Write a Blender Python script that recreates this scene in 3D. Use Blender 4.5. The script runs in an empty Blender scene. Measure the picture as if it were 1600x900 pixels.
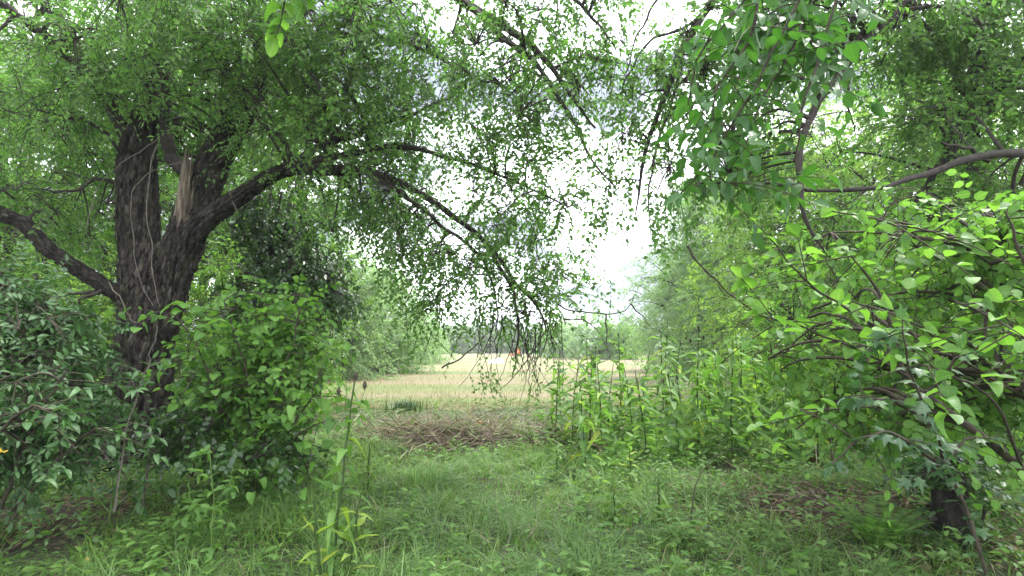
import bpy, math, random
import numpy as np
from mathutils import Vector, Matrix
R = math.radians
S = bpy.context.scene
COL = S.collection
rng = np.random.default_rng(11)
random.seed(5)

# ------------------------------------------------------------------ camera, sky, sun, exposure
CAM_H, FPX, PITCH = 1.6, 800.0, math.atan(90 / 800.0)
cam = bpy.data.cameras.new('camera')
cam.sensor_width = 36; cam.lens = 18.0; cam.clip_start = 0.05; cam.clip_end = 3000
cam_o = bpy.data.objects.new('camera', cam); COL.objects.link(cam_o)
cam_o.location = (0, 0, CAM_H); cam_o.rotation_euler = (R(90) + PITCH, 0, 0)
S.camera = cam_o

SUN_EL, SUN_AZ = R(60), R(60)          # azimuth measured from +Y towards +X
W = bpy.data.worlds.new('World'); S.world = W; W.use_nodes = True
nt = W.node_tree; nt.nodes.clear()
out = nt.nodes.new('ShaderNodeOutputWorld'); bg = nt.nodes.new('ShaderNodeBackground')
sky = nt.nodes.new('ShaderNodeTexSky'); sky.sky_type = 'NISHITA'; sky.sun_disc = False
sky.sun_elevation = SUN_EL; sky.sun_rotation = SUN_AZ
tc = nt.nodes.new('ShaderNodeTexCoord'); mp = nt.nodes.new('ShaderNodeMapping'); mp.inputs['Scale'].default_value = (1, 1, 2.6)
nz = nt.nodes.new('ShaderNodeTexNoise'); nz.inputs['Scale'].default_value = 2.6; nz.inputs['Detail'].default_value = 7; nz.inputs['Roughness'].default_value = .55
rp = nt.nodes.new('ShaderNodeValToRGB'); rp.color_ramp.elements[0].position = .30; rp.color_ramp.elements[1].position = .58
rp.color_ramp.elements[0].color = (.96, .96, .96, 1); rp.color_ramp.elements[1].color = (1, 1, 1, 1)
mx = nt.nodes.new('ShaderNodeMixRGB'); cr2 = nt.nodes.new('ShaderNodeValToRGB'); e_ = cr2.color_ramp.elements; e_[0].position = .40; e_[0].color = (.142, .157, .180, 1); e_[1].position = .53; e_[1].color = (1, 1.02, 1.06, 1)
nz2 = nt.nodes.new('ShaderNodeTexNoise'); nz2.inputs['Scale'].default_value = 3.1; nz2.inputs['Detail'].default_value = 6; nz2.inputs['Roughness'].default_value = .5
cm = nt.nodes.new('ShaderNodeMixRGB'); cm.blend_type = 'MULTIPLY'; cm.inputs[0].default_value = 1; cm.inputs[2].default_value = (11.6, 11.7, 12.0, 1)
L = nt.links.new
L(tc.outputs['Generated'], mp.inputs[0]); L(mp.outputs[0], nz.inputs['Vector']); L(nz.outputs['Fac'], rp.inputs[0]); L(rp.outputs[0], mx.inputs[0])
mp2 = nt.nodes.new('ShaderNodeMapping'); mp2.inputs['Scale'].default_value = (1, 1, 2.6); mp2.inputs['Location'].default_value = (5.55, 9.15, 3.45); L(tc.outputs['Generated'], mp2.inputs[0]); L(mp2.outputs[0], nz2.inputs['Vector']); L(nz2.outputs['Fac'], cr2.inputs[0]); L(cr2.outputs[0], cm.inputs[1]); L(cm.outputs[0], mx.inputs[2])
L(sky.outputs[0], mx.inputs[1]); L(mx.outputs[0], bg.inputs[0]); bg.inputs[1].default_value = 0.095
L(bg.outputs[0], out.inputs[0])
sun = bpy.data.lights.new('sun', 'SUN'); sun.energy = 1.5; sun.angle = R(10); sun.color = (1, .96, .9)
sun_o = bpy.data.objects.new('sun', sun); COL.objects.link(sun_o)
sd = Vector((math.sin(SUN_AZ) * math.cos(SUN_EL), math.cos(SUN_AZ) * math.cos(SUN_EL), math.sin(SUN_EL)))
sun_o.rotation_euler = sd.to_track_quat('Z', 'Y').to_euler(); sun_o.location = (0, 0, 30)
S.view_settings.view_transform = 'Standard'; S.view_settings.look = 'None'; S.view_settings.gamma = 1
S.view_settings.exposure = 2.38
S.render.engine = 'CYCLES'
cy = S.cycles
cy.max_bounces = 9; cy.diffuse_bounces = 5; cy.glossy_bounces = 2; cy.transmission_bounces = 6; cy.transparent_max_bounces = 4
cy.use_denoising = True; cy.caustics_reflective = False; cy.caustics_refractive = False
cy.sample_clamp_indirect = 8

# ------------------------------------------------------------------ materials
def ramp(nt, stops):
    r = nt.nodes.new('ShaderNodeValToRGB'); cr = r.color_ramp
    while len(cr.elements) < len(stops): cr.elements.new(.5)
    for e, (p, c) in zip(cr.elements, stops): e.position = p; e.color = (*c, 1)
    return r
def noise(nt, scale, detail=4, vec=None, rough=.5):
    n = nt.nodes.new('ShaderNodeTexNoise'); n.inputs['Scale'].default_value = scale; n.inputs['Detail'].default_value = detail; n.inputs['Roughness'].default_value = rough
    if vec is not None: nt.links.new(vec, n.inputs['Vector'])
    return n
def objcoord(nt, scale=(1, 1, 1)):
    t = nt.nodes.new('ShaderNodeTexCoord'); m = nt.nodes.new('ShaderNodeMapping'); m.inputs['Scale'].default_value = scale
    nt.links.new(t.outputs['Object'], m.inputs[0]); return m.outputs[0]
def leaf_mat(name, cols, trans=.42, rough=.5, spec=.35, tboost=(1.7, 1.75, 1.0), veins=False):
    """cols: dark -> light leaf colours; each leaf (island or object) draws its own."""
    m = bpy.data.materials.new(name); m.use_nodes = True; nt = m.node_tree; nt.nodes.clear(); L = nt.links.new
    o = nt.nodes.new('ShaderNodeOutputMaterial'); p = nt.nodes.new('ShaderNodeBsdfPrincipled'); t = nt.nodes.new('ShaderNodeBsdfTranslucent')
    g = nt.nodes.new('ShaderNodeNewGeometry'); oi = nt.nodes.new('ShaderNodeObjectInfo')
    ad = nt.nodes.new('ShaderNodeMath'); ad.operation = 'ADD'; fr = nt.nodes.new('ShaderNodeMath'); fr.operation = 'FRACT'
    L(g.outputs['Random Per Island'], ad.inputs[0]); L(oi.outputs['Random'], ad.inputs[1]); L(ad.outputs[0], fr.inputs[0])
    n = len(cols); r = ramp(nt, [(i / (n - 1), c) for i, c in enumerate(cols)]); L(fr.outputs[0], r.inputs[0])
    col = r.outputs[0]
    if veins:
        uv = nt.nodes.new('ShaderNodeUVMap'); sx = nt.nodes.new('ShaderNodeSeparateXYZ'); L(uv.outputs[0], sx.inputs[0])
        ab = nt.nodes.new('ShaderNodeMath'); ab.operation = 'ABSOLUTE'; L(sx.outputs[1], ab.inputs[0])
        k1 = nt.nodes.new('ShaderNodeMath'); k1.operation = 'MULTIPLY_ADD'; L(ab.outputs[0], k1.inputs[0]); k1.inputs[1].default_value = -.55; L(sx.outputs[0], k1.inputs[2])
        k2 = nt.nodes.new('ShaderNodeMath'); k2.operation = 'MULTIPLY'; L(k1.outputs[0], k2.inputs[0]); k2.inputs[1].default_value = 8
        k3 = nt.nodes.new('ShaderNodeMath'); k3.operation = 'PINGPONG'; L(k2.outputs[0], k3.inputs[0]); k3.inputs[1].default_value = .5
        mn = nt.nodes.new('ShaderNodeMath'); mn.operation = 'MINIMUM'; L(k3.outputs[0], mn.inputs[0])
        k4 = nt.nodes.new('ShaderNodeMath'); k4.operation = 'MULTIPLY'; L(ab.outputs[0], k4.inputs[0]); k4.inputs[1].default_value = 3.5; L(k4.outputs[0], mn.inputs[1])
        vr = ramp(nt, [(.0, (1, 1, 1)), (.16, (0, 0, 0))]); L(mn.outputs[0], vr.inputs[0])
        mm = nt.nodes.new('ShaderNodeMixRGB'); mm.blend_type = 'MIX'
        fm = nt.nodes.new('ShaderNodeMath'); fm.operation = 'MULTIPLY'; L(vr.outputs[0], fm.inputs[0]); fm.inputs[1].default_value = .45
        L(fm.outputs[0], mm.inputs[0]); L(col, mm.inputs[1]); mm.inputs[2].default_value = (cols[-1][0] * 1.7, cols[-1][1] * 1.5, cols[-1][2] * 1.6, 1)
        col = mm.outputs[0]
        bp = nt.nodes.new('ShaderNodeBump'); bp.inputs['Strength'].default_value = .35; bp.inputs['Distance'].default_value = .004; L(vr.outputs[0], bp.inputs['Height']); bp.invert = True
        L(bp.outputs[0], p.inputs['Normal'])
    L(col, p.inputs['Base Color']); p.inputs['Roughness'].default_value = rough; p.inputs['Specular IOR Level'].default_value = spec
    tb = nt.nodes.new('ShaderNodeMixRGB'); tb.blend_type = 'MULTIPLY'; tb.inputs[0].default_value = 1; L(col, tb.inputs[1]); tb.inputs[2].default_value = (*tboost, 1); L(tb.outputs[0], t.inputs[0])
    ms = nt.nodes.new('ShaderNodeMixShader'); ms.inputs[0].default_value = trans; L(p.outputs[0], ms.inputs[1]); L(t.outputs[0], ms.inputs[2]); L(ms.outputs[0], o.inputs[0])
    return m
def plain_mat(name, stops, scale=8, rough=.85, bump=.0, stretch=(1, 1, 1), bump_scale=None, detail=6, spec=.2):
    m = bpy.data.materials.new(name); m.use_nodes = True; nt = m.node_tree; L = nt.links.new; p = nt.nodes['Principled BSDF']
    c = objcoord(nt, stretch); n = noise(nt, scale, detail, c, .6); r = ramp(nt, stops); L(n.outputs['Fac'], r.inputs[0]); L(r.outputs[0], p.inputs['Base Color'])
    p.inputs['Roughness'].default_value = rough; p.inputs['Specular IOR Level'].default_value = spec
    if bump:
        n2 = noise(nt, bump_scale or scale * 2, 6, c, .65); b = nt.nodes.new('ShaderNodeBump'); b.inputs['Strength'].default_value = bump; b.inputs['Distance'].default_value = .05
        L(n2.outputs['Fac'], b.inputs['Height']); L(b.outputs[0], p.inputs['Normal'])
    return m
M = {}
M['elm'] = leaf_mat('elm_leaf', [(.046, .098, .018), (.066, .135, .024), (.086, .17, .030), (.118, .21, .042)], trans=.5, rough=.5, tboost=(1.65, 2.0, 1.45))
M['ivy'] = leaf_mat('ivy_leaf', [(.018, .05, .012), (.03, .075, .016), (.045, .10, .022)], trans=.25, rough=.35, spec=.45)  # dark ivy green, also carrying the silhouette shade of the ivy curtain
M['bright'] = leaf_mat('bright_leaf', [(.064, .15, .02), (.095, .20, .028), (.13, .25, .04)], trans=.48)
M['lime'] = leaf_mat('lime_leaf', [(.09, .185, .026), (.13, .24, .036), (.17, .29, .055)], trans=.54, tboost=(1.9, 1.9, 1.3))
M['willow'] = leaf_mat('willow_leaf', [(.105, .195, .07), (.145, .245, .095), (.19, .29, .13)], trans=.52, tboost=(2.1, 2.0, 1.7))
M['far'] = leaf_mat('far_leaf', [(.07, .13, .05), (.10, .17, .06), (.13, .20, .08)], trans=.3)
M['hazel'] = leaf_mat('hazel_leaf', [(.04, .11, .02), (.062, .16, .024), (.085, .20, .029), (.105, .23, .037), (.13, .26, .05)], trans=.44, rough=.5, veins=True)
M['cornel'] = leaf_mat('cornel_leaf', [(.022, .08, .014), (.034, .105, .018), (.046, .13, .022)], trans=.4, rough=.4, veins=True)
M['elder'] = leaf_mat('elder_leaf', [(.026, .075, .020), (.04, .105, .027), (.06, .135, .036)], trans=.28, rough=.42, spec=.5, veins=True, tboost=(1.5, 1.6, 1.1))
M['weed'] = leaf_mat('weed_leaf', [(.048, .125, .022), (.072, .165, .03), (.098, .20, .042), (.13, .235, .055)], trans=.42, veins=True)
M['yellowing'] = leaf_mat('yellowing_leaf', [(.14, .26, .04), (.19, .30, .045), (.28, .33, .05)], trans=.42, veins=True)
M['dead_leaf'] = leaf_mat('dead_leaf', [(.06, .042, .028), (.10, .07, .045), (.17, .125, .08), (.04, .028, .02)], trans=.12, rough=.8, spec=.1)
M['gold_leaf'] = leaf_mat('gold_leaf', [(.55, .30, .05), (.6, .38, .08)], trans=.3)
M['grass'] = leaf_mat('grass_blade', [(.06, .14, .020), (.095, .195, .032), (.13, .245, .048), (.19, .30, .08), (.085, .17, .027), (.11, .22, .038), (.062, .15, .024), (.26, .25, .13)], trans=.4, rough=.6, spec=.15)
M['sedge'] = leaf_mat('sedge_blade', [(.06, .135, .032), (.11, .20, .054), (.18, .27, .095)], trans=.35, rough=.5, spec=.25)
M['cut'] = leaf_mat('cut_stalk', [(.06, .13, .02), (.085, .165, .03), (.12, .18, .05), (.21, .18, .11), (.075, .15, .025)], trans=.2, rough=.6)
M['straw'] = leaf_mat('straw', [(.06, .045, .033), (.11, .085, .062), (.26, .21, .15), (.035, .026, .02), (.15, .12, .085)], trans=.1, rough=.8, spec=.15)
M['stubble'] = leaf_mat('stubble_blade', [(.16, .15, .07), (.22, .19, .11), (.10, .14, .035), (.28, .23, .15)], trans=.25, rough=.7)
M['bark'] = plain_mat('rough_bark', [(.34, (.005, .0045, .004)), (.5, (.020, .017, .015)), (.6, (.042, .036, .030)), (.74, (.075, .068, .058))], 11, .95, 1.0, (1, 1, .25), 20)
M['bark_plate'] = leaf_mat('bark_plate', [(.008, .007, .006), (.022, .018, .016), (.045, .038, .032), (.03, .032, .016), (.075, .066, .056), (.015, .013, .012)], trans=0, rough=.95, spec=.1)
M['twig'] = plain_mat('twig_bark', [(.3, (.020, .017, .015)), (.7, (.055, .045, .038))], 20, .85)
M['brown_stem'] = plain_mat('brown_stem', [(.3, (.028, .024, .018)), (.7, (.07, .056, .04))], 18, .8, .4, (1, 1, 1), 60)
M['grey_stem'] = plain_mat('pale_dead_stem', [(.3, (.07, .062, .05)), (.7, (.17, .15, .12))], 25, .85)
M['green_stem'] = plain_mat('green_stem', [(.3, (.05, .11, .02)), (.7, (.10, .17, .04))], 25, .6)
M['weed_stem'] = plain_mat('weed_stem', [(.3, (.02, .045, .012)), (.7, (.05, .08, .02))], 25, .6)
M['torn'] = plain_mat('torn_wood', [(.32, (.045, .036, .028)), (.5, (.15, .12, .09)), (.72, (.33, .28, .215))], 9, .9, .8, (3, 3, .25), 20)
M['orange'] = plain_mat('orange_paint', [(.3, (.42, .11, .045)), (.7, (.52, .16, .07))], 6, .45)
M['black'] = plain_mat('black_rubber', [(.3, (.02, .02, .02)), (.7, (.04, .04, .04))], 6, .7)
M['white'] = plain_mat('white_sheet', [(.3, (.74, .74, .8)), (.7, (.85, .85, .88))], 4, .5)

# ------------------------------------------------------------------ mesh helpers
def nrm(a): return a / np.maximum(np.linalg.norm(a, axis=-1, keepdims=True), 1e-9)
DOWN = np.array([0, 0, -1.0]); UP = -DOWN
class Buf:
    def __init__(s): s.v = []; s.f = []; s.uv = []; s.n = 0
    def add(s, v, f, uv=None):
        v = np.asarray(v, np.float32).reshape(-1, 3); s.v.append(v); s.f.append(np.asarray(f, np.int32).reshape(-1, 3) + s.n); s.n += len(v)
        s.uv.append(np.zeros((len(v), 2), np.float32) if uv is None else np.asarray(uv, np.float32).reshape(-1, 2))
    def mesh(s, name, mat, origin=(0, 0, 0), smooth=True, uv=False):
        v = np.concatenate(s.v) - np.asarray(origin, np.float32); f = np.concatenate(s.f)
        me = bpy.data.meshes.new(name); me.vertices.add(len(v)); me.vertices.foreach_set('co', v.ravel())
        me.loops.add(f.size); me.loops.foreach_set('vertex_index', f.ravel().astype(np.int32))
        me.polygons.add(len(f)); me.polygons.foreach_set('loop_start', np.arange(0, f.size, 3, dtype=np.int32))
        me.polygons.foreach_set('use_smooth', np.full(len(f), smooth, dtype=bool))
        if uv:
            l = me.uv_layers.new(name='UVMap'); l.data.foreach_set('uv', np.concatenate(s.uv)[f.ravel()].ravel())
        me.update(calc_edges=True); me.materials.append(mat); return me
def link(name, me, parent=None, loc=None):
    o = bpy.data.objects.new(name, me); COL.objects.link(o)
    if parent is not None: o.parent = parent
    if loc is not None: o.location = loc
    return o
def thing(name, label, cat, loc=(0, 0, 0), group=None):
    o = bpy.data.objects.new(name, None); COL.objects.link(o); o.location = tuple(float(x) for x in loc); o.empty_display_size = .2
    o['label'] = label; o['category'] = cat
    if group: o['group'] = group
    return o
def tag(o, label=None, cat=None, group=None, kind=None):
    for k, v in (('label', label), ('category', cat), ('group', group), ('kind', kind)):
        if v: o[k] = v
    return o
def part(name, buf, mat, root, kind=None, smooth=True, uv=False):
    if buf.n == 0: return None
    o = link(name, buf.mesh(name, mat, root.location, smooth, uv), root)
    if kind: o['kind'] = kind
    return o
def tubes(buf, paths, radii, sides=3):
    paths = np.asarray(paths, float); N, K = paths.shape[:2]; radii = np.broadcast_to(np.asarray(radii, float), (N, K))
    T = nrm(np.gradient(paths, axis=1)); ref = np.where(np.abs(T[:, :1, 2:3]) > .8, np.array([1., 0, 0]), np.array([0, 0, 1.]))
    A = nrm(np.cross(T, np.broadcast_to(ref, T.shape))); B = np.cross(T, A)
    a = np.arange(sides) * 2 * math.pi / sides
    v = paths[:, :, None] + radii[:, :, None, None] * (np.cos(a)[None, None, :, None] * A[:, :, None] + np.sin(a)[None, None, :, None] * B[:, :, None])
    i = np.arange(K - 1)[:, None] * sides + np.arange(sides)[None]; j = np.arange(K - 1)[:, None] * sides + (np.arange(sides)[None] + 1) % sides
    q = np.concatenate([np.stack([i, j, i + sides], -1).reshape(-1, 3), np.stack([j, j + sides, i + sides], -1).reshape(-1, 3)])
    f = (np.arange(N)[:, None, None] * (K * sides) + q[None]).reshape(-1, 3)
    buf.add(v, f)
def smoothline(pts, n=8):
    pts = np.asarray(pts, float); e = np.vstack([2 * pts[0] - pts[1], pts, 2 * pts[-1] - pts[-2]]); o = []
    for i in range(1, len(e) - 2):
        for t in np.linspace(0, 1, n, endpoint=False):
            a, b, c, d = e[i - 1:i + 3]
            o.append(.5 * (2 * b + (c - a) * t + (2 * a - 5 * b + 4 * c - d) * t * t + (3 * b - a - 3 * c + d) * t ** 3))
    o.append(pts[-1]); return np.array(o)
def wobble(p, amp, seed=0):
    r = np.random.default_rng(seed); n = len(p); t = np.linspace(0, 1, n)[:, None]; o = p.copy()
    for k in (3, 7, 13): o[:, :3] += amp / k ** .7 * np.sin(t * k * 3 + r.uniform(0, 6, 3)) * np.sin(math.pi * np.clip(t * 1.0, 0, 1)) ** .5
    return o
# leaf templates: (u along, v across, w up), triangles
T4 = (np.array([(0, 0, 0), (.42, .5, .10), (1, 0, -.06), (.42, -.5, .10)]), np.array([(0, 2, 1), (0, 3, 2)]))
TF = (np.array([(0, 0, 0), (.4, .5, .01), (1, 0, .03), (.4, -.5, .01)]), np.array([(0, 2, 1), (0, 3, 2)]))
T8 = (np.array([(0, 0, 0), (.3, 0, 0), (.66, 0, -.05), (1, 0, -.16), (.2, .40, .05), (.6, .44, .02), (.2, -.40, .05), (.6, -.44, .02)]),
      np.array([(0, 1, 4), (1, 5, 4), (1, 2, 5), (2, 3, 5), (0, 6, 1), (1, 6, 7), (1, 7, 2), (2, 7, 3)]))
def leaves(buf, pos, d, n, Ln, Wd, tpl=T4):
    d = nrm(d); s = nrm(np.cross(n, d)); n = np.cross(d, s); tv, tf = tpl; Ln = np.broadcast_to(Ln, (len(pos),)); Wd = np.broadcast_to(Wd, (len(pos),))
    v = pos[:, None] + d[:, None] * (tv[None, :, :1] * Ln[:, None, None]) + s[:, None] * (tv[None, :, 1:2] * Wd[:, None, None]) + n[:, None] * (tv[None, :, 2:] * Ln[:, None, None])
    f = np.arange(len(pos))[:, None, None] * len(tv) + tf[None]
    uv = np.broadcast_to(tv[None, :, :2], (len(pos), len(tv), 2))
    buf.add(v, f, uv)
def sprays(lb, tb, root, dirs, Ls, nl, ll, lw, droop=.25, tr=.004, tpl=T4, flat=.5, hang=.2, r=rng, start=.12):
    """twigs with alternate leaves along them; lb leaf buffer, tb twig buffer"""
    N = len(root); dirs = nrm(dirs); Ls = np.broadcast_to(Ls, (N,)); K = 5
    bend = nrm(r.normal(size=(N, 3))) * .22
    def pt(t): return root[:, None] + (dirs[:, None] * t[..., None] + (DOWN * droop + bend)[:, None] * (t ** 2)[..., None]) * Ls[:, None, None]
    tk = np.broadcast_to(np.linspace(0, 1, K), (N, K))
    if tb is not None: tubes(tb, pt(tk), np.linspace(tr, tr * .35, K)[None], 3)
    tj = np.broadcast_to(np.linspace(start, 1, nl), (N, nl)) + r.uniform(-.3, .3, (N, nl)) / nl; tj = np.clip(tj, .03, 1)
    p = pt(tj); tan = nrm(dirs[:, None] + 2 * (DOWN * droop + bend)[:, None] * tj[..., None])
    up = UP + r.normal(size=(N, 1, 3)) * .35
    side = nrm(np.cross(tan, np.broadcast_to(up, tan.shape))); sg = np.where(np.arange(nl) % 2, 1., -1.)[None, :, None]
    ld = nrm(.55 * tan + .8 * sg * side + r.normal(size=tan.shape) * .22 + DOWN * hang)
    ln = nrm(np.cross(side, tan) + r.normal(size=tan.shape) * flat)
    ln = np.where(ln[..., 2:3] < -.2, -ln, ln)
    sz = r.uniform(.7, 1.2, (N, nl)) * (1 - .25 * np.abs(tj - .5))
    leaves(lb, p.reshape(-1, 3), ld.reshape(-1, 3), ln.reshape(-1, 3), (ll * sz).ravel(), (lw * sz).ravel(), tpl)
def P(px, py, d):
    X = (px - 800) / FPX; Z = (450 - py) / FPX; c, s = math.cos(PITCH), math.sin(PITCH)
    v = np.array([X, c - Z * s, s + Z * c]); v = v * (d / v[1]); v[2] += CAM_H; return v
def PL(*a): return np.array([P(*q) for q in a])
def gz(x, y):
    x = np.asarray(x, float); y = np.asarray(y, float)
    a = np.clip((13 - y) / 6, 0, 1) * np.clip((14 - np.abs(x)) / 5, 0, 1)
    return a * (.05 * np.sin(1.1 * x + .7 * y) + .035 * np.sin(2.3 * x - 1.7 * y + 1) + .02 * np.sin(4.1 * x + 3.3 * y)) + .12 * np.clip((np.abs(x) - 3.2) / 4, 0, 1) * np.clip((12 - y) / 6, 0, 1)
def G(x, y): return np.array([x, y, float(gz(x, y))])
def ground_px(px, py):        # point of the (level) ground seen at a pixel
    d = 1.6 * 800 / max(py - 540, 5); p = P(px, py, d); return G(p[0], p[1])
def nearest(nodes, pts):
    o = np.empty(len(pts), int)
    for i in range(0, len(pts), 2000): o[i:i + 2000] = np.argmin(((pts[i:i + 2000, None] - nodes[None]) ** 2).sum(-1), 1)
    return o
def blob_pts(blobs, r=rng, shell=.5, clump=0):
    """blobs: (px, py, rx_px, ry_px, depth, depth_radius_m, count)"""
    o = []
    for px, py, rx, ry, d, rd, n in blobs:
        u = nrm(r.normal(size=(n, 3))) * (r.uniform(0, 1, (n, 1)) ** shell); c = P(px, py, d); q = c + u * np.array([rx / FPX * d, rd, ry / FPX * d])
        if clump: m = max(2, n // clump); q = q[r.integers(0, m, n)] + r.normal(0, .17, (n, 3)) * np.array([1.2, 1.2, .8])
        o.append(q)
    return np.concatenate(o)
def connect(tb, nodes, nrad, roots, per=12, r=rng, sag=.15, rmax=.03):
    """branch from the nearest limb point to clusters of spray roots, then thin stems to each spray"""
    N = len(roots); C = max(1, N // per); cen = roots[r.choice(N, C, replace=False)] ; ci = nearest(cen, roots); ni = nearest(nodes, cen)
    a = nodes[ni]; t = np.linspace(0, 1, 7)[None, :, None]; ln = np.linalg.norm(cen - a, axis=1)[:, None, None]
    w = nrm(r.normal(size=(C, 3)))[:, None] * .12 * ln
    path = a[:, None] * (1 - t) + cen[:, None] * t + (UP * sag * ln + w) * np.sin(math.pi * t) * 1.0
    r0 = np.minimum(nrad[ni] * .55, rmax); rr = r0[:, None] * np.linspace(1, .25, 7)[None] + .002
    tubes(tb, path, rr, 4)
    a2 = cen[ci]; t = np.linspace(0, 1, 4)[None, :, None]; ln = np.linalg.norm(roots - a2, axis=1)[:, None, None]
    path = a2[:, None] * (1 - t) + roots[:, None] * t + UP * .12 * ln * np.sin(math.pi * t)
    tubes(tb, path, np.linspace(.006, .003, 4)[None], 3)
    return a2, nodes[ni][ci]
def limb_buf(pts, r0, r1, seed=0, sides=8, n=6, amp=.04, power=1.0):
    p = wobble(smoothline(pts, n), amp, seed); b = Buf(); K = len(p); rad = r1 + (r0 - r1) * (1 - np.linspace(0, 1, K)) ** power
    rad = rad * (1 + .08 * np.sin(np.arange(K) * 1.7 + seed)); tubes(b, p[None], rad[None], sides); return b, p, rad

# ------------------------------------------------------------------ ground, field
def grid_sheet(name, xs, ys, zf, mat):
    X, Y = np.meshgrid(xs, ys); Z = zf(X, Y); v = np.stack([X, Y, Z], -1).reshape(-1, 3); nx, ny = len(xs), len(ys)
    i = (np.arange(ny - 1)[:, None] * nx + np.arange(nx - 1)[None]).ravel()
    f = np.concatenate([np.stack([i, i + 1, i + nx], 1), np.stack([i + 1, i + nx + 1, i + nx], 1)])
    b = Buf(); b.add(v, f); return link(name, b.mesh(name, mat))
def ground_mat():
    m = bpy.data.materials.new('woodland_floor'); m.use_nodes = True; nt = m.node_tree; L = nt.links.new; p = nt.nodes['Principled BSDF']
    c = objcoord(nt); n1 = noise(nt, .9, 6, c); n2 = noise(nt, 24, 6, c, .7)
    a = ramp(nt, [(.32, (.035, .026, .018)), (.46, (.045, .055, .022)), (.6, (.045, .08, .022))]); L(n1.outputs['Fac'], a.inputs[0])
    b = ramp(nt, [(.3, (.35, .35, .35)), (.7, (1.5, 1.4, 1.3))]); L(n2.outputs['Fac'], b.inputs[0])
    x = nt.nodes.new('ShaderNodeMixRGB'); x.blend_type = 'MULTIPLY'; x.inputs[0].default_value = 1; L(a.outputs[0], x.inputs[1]); L(b.outputs[0], x.inputs[2]); L(x.outputs[0], p.inputs['Base Color'])
    bp = nt.nodes.new('ShaderNodeBump'); bp.inputs['Strength'].default_value = .9; bp.inputs['Distance'].default_value = .06; L(n2.outputs['Fac'], bp.inputs['Height']); L(bp.outputs[0], p.inputs['Normal']); p.inputs['Roughness'].default_value = .95
    return m
def field_mat():
    m = bpy.data.materials.new('mown_stubble'); m.use_nodes = True; nt = m.node_tree; L = nt.links.new; p = nt.nodes['Principled BSDF']
    band = noise(nt, .28, 3, objcoord(nt, (.12, 1, 1)), .5); fine = noise(nt, 3.2, 8, objcoord(nt, (.5, 1, 1)), .75); tiny = noise(nt, 22, 5, objcoord(nt), .8)
    ad = nt.nodes.new('ShaderNodeMath'); ad.operation = 'MULTIPLY_ADD'; L(fine.outputs['Fac'], ad.inputs[0]); ad.inputs[1].default_value = .45; L(band.outputs['Fac'], ad.inputs[2])
    r = ramp(nt, [(.50, (.08, .12, .028)), (.66, (.125, .145, .045)), (.80, (.18, .145, .08)), (.95, (.235, .18, .12))]); L(ad.outputs[0], r.inputs[0])
    t = ramp(nt, [(.3, (.6, .6, .58)), (.7, (1.2, 1.2, 1.2))]); L(tiny.outputs['Fac'], t.inputs[0])
    x = nt.nodes.new('ShaderNodeMixRGB'); x.blend_type = 'MULTIPLY'; x.inputs[0].default_value = 1; L(r.outputs[0], x.inputs[1]); L(t.outputs[0], x.inputs[2]); L(x.outputs[0], p.inputs['Base Color'])
    bp = nt.nodes.new('ShaderNodeBump'); bp.inputs['Strength'].default_value = .6; bp.inputs['Distance'].default_value = .05; L(tiny.outputs['Fac'], bp.inputs['Height']); L(bp.outputs[0], p.inputs['Normal']); p.inputs['Roughness'].default_value = .95
    return m
def spread(lo, hi, fine, n_far, far):
    core = np.arange(lo, hi + 1e-6, fine); k = np.geomspace(1, far, n_far); return np.concatenate([lo - k[::-1], core, hi + k])
g = grid_sheet('ground', spread(-14, 14, .3, 24, 900), np.concatenate([-np.geomspace(1, 300, 14)[::-1] - 4, np.arange(-4, 14, .3), np.geomspace(14, 1500, 30)]), gz, ground_mat()); tag(g, 'dark woodland floor under the grass and bushes', kind='structure')
def field_z(X, Y): return np.full_like(X, .012) + gz(X, Y)
fx = np.linspace(-24, 34, 60); fyy = np.concatenate([np.linspace(0, 1, 20) ** 1.6])
X, Y = np.meshgrid(fx, fyy); front = 13.6 + .5 * np.sin(fx * .9) + .35 * np.sin(fx * 2.3 + 1); Y = front[None] + Y * (104 - front[None])
v = np.stack([X, Y, .012 + gz(X, Y)], -1).reshape(-1, 3); nx, ny = len(fx), len(fyy); i = (np.arange(ny - 1)[:, None] * nx + np.arange(nx - 1)[None]).ravel()
b = Buf(); b.add(v, np.concatenate([np.stack([i, i + 1, i + nx], 1), np.stack([i + 1, i + nx + 1, i + nx], 1)]))
fo = link('mown_field', b.mesh('mown_field', field_mat())); tag(fo, 'pale mown field of straw and stubble beyond the trees', kind='structure')

# bare brown patch of cut stalks in front of the field
pc = ground_px(690, 688)
def soil_patch(name, label, c, rx, ry, h):
    n = 26; b = Buf(); vs = [np.array([c[0], c[1], gz(c[0], c[1]) + h])]; rings = 7; fs = []
    for k in range(1, rings + 1):
        for j in range(n):
            a = 2 * math.pi * j / n; q = k / rings * (1 + .16 * math.sin(3 * a + 1) + .1 * math.sin(7 * a)); x = c[0] + rx * q * math.cos(a); y = c[1] + ry * q * math.sin(a)
            vs.append(np.array([x, y, gz(x, y) + (h * max(0, 1 - (k / rings) ** 1.5) + (.006 if k < rings else -.03)) + random.uniform(-.012, .012) * (k < rings)]))
    for j in range(n): fs.append((0, 1 + j, 1 + (j + 1) % n))
    for k in range(rings - 1):
        for j in range(n):
            a = 1 + k * n + j; b2 = 1 + k * n + (j + 1) % n; fs += [(a, a + n, b2), (b2, a + n, b2 + n)]
    b.add(np.array(vs), fs); o = link(name, b.mesh(name, M['soil'])); tag(o, label, kind='structure')
M['soil'] = plain_mat('brown_soil', [(.3, (.028, .02, .015)), (.5, (.065, .047, .036)), (.72, (.13, .098, .075))], 14, .95, 1.0, (1, 1, 1), 40)
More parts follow.
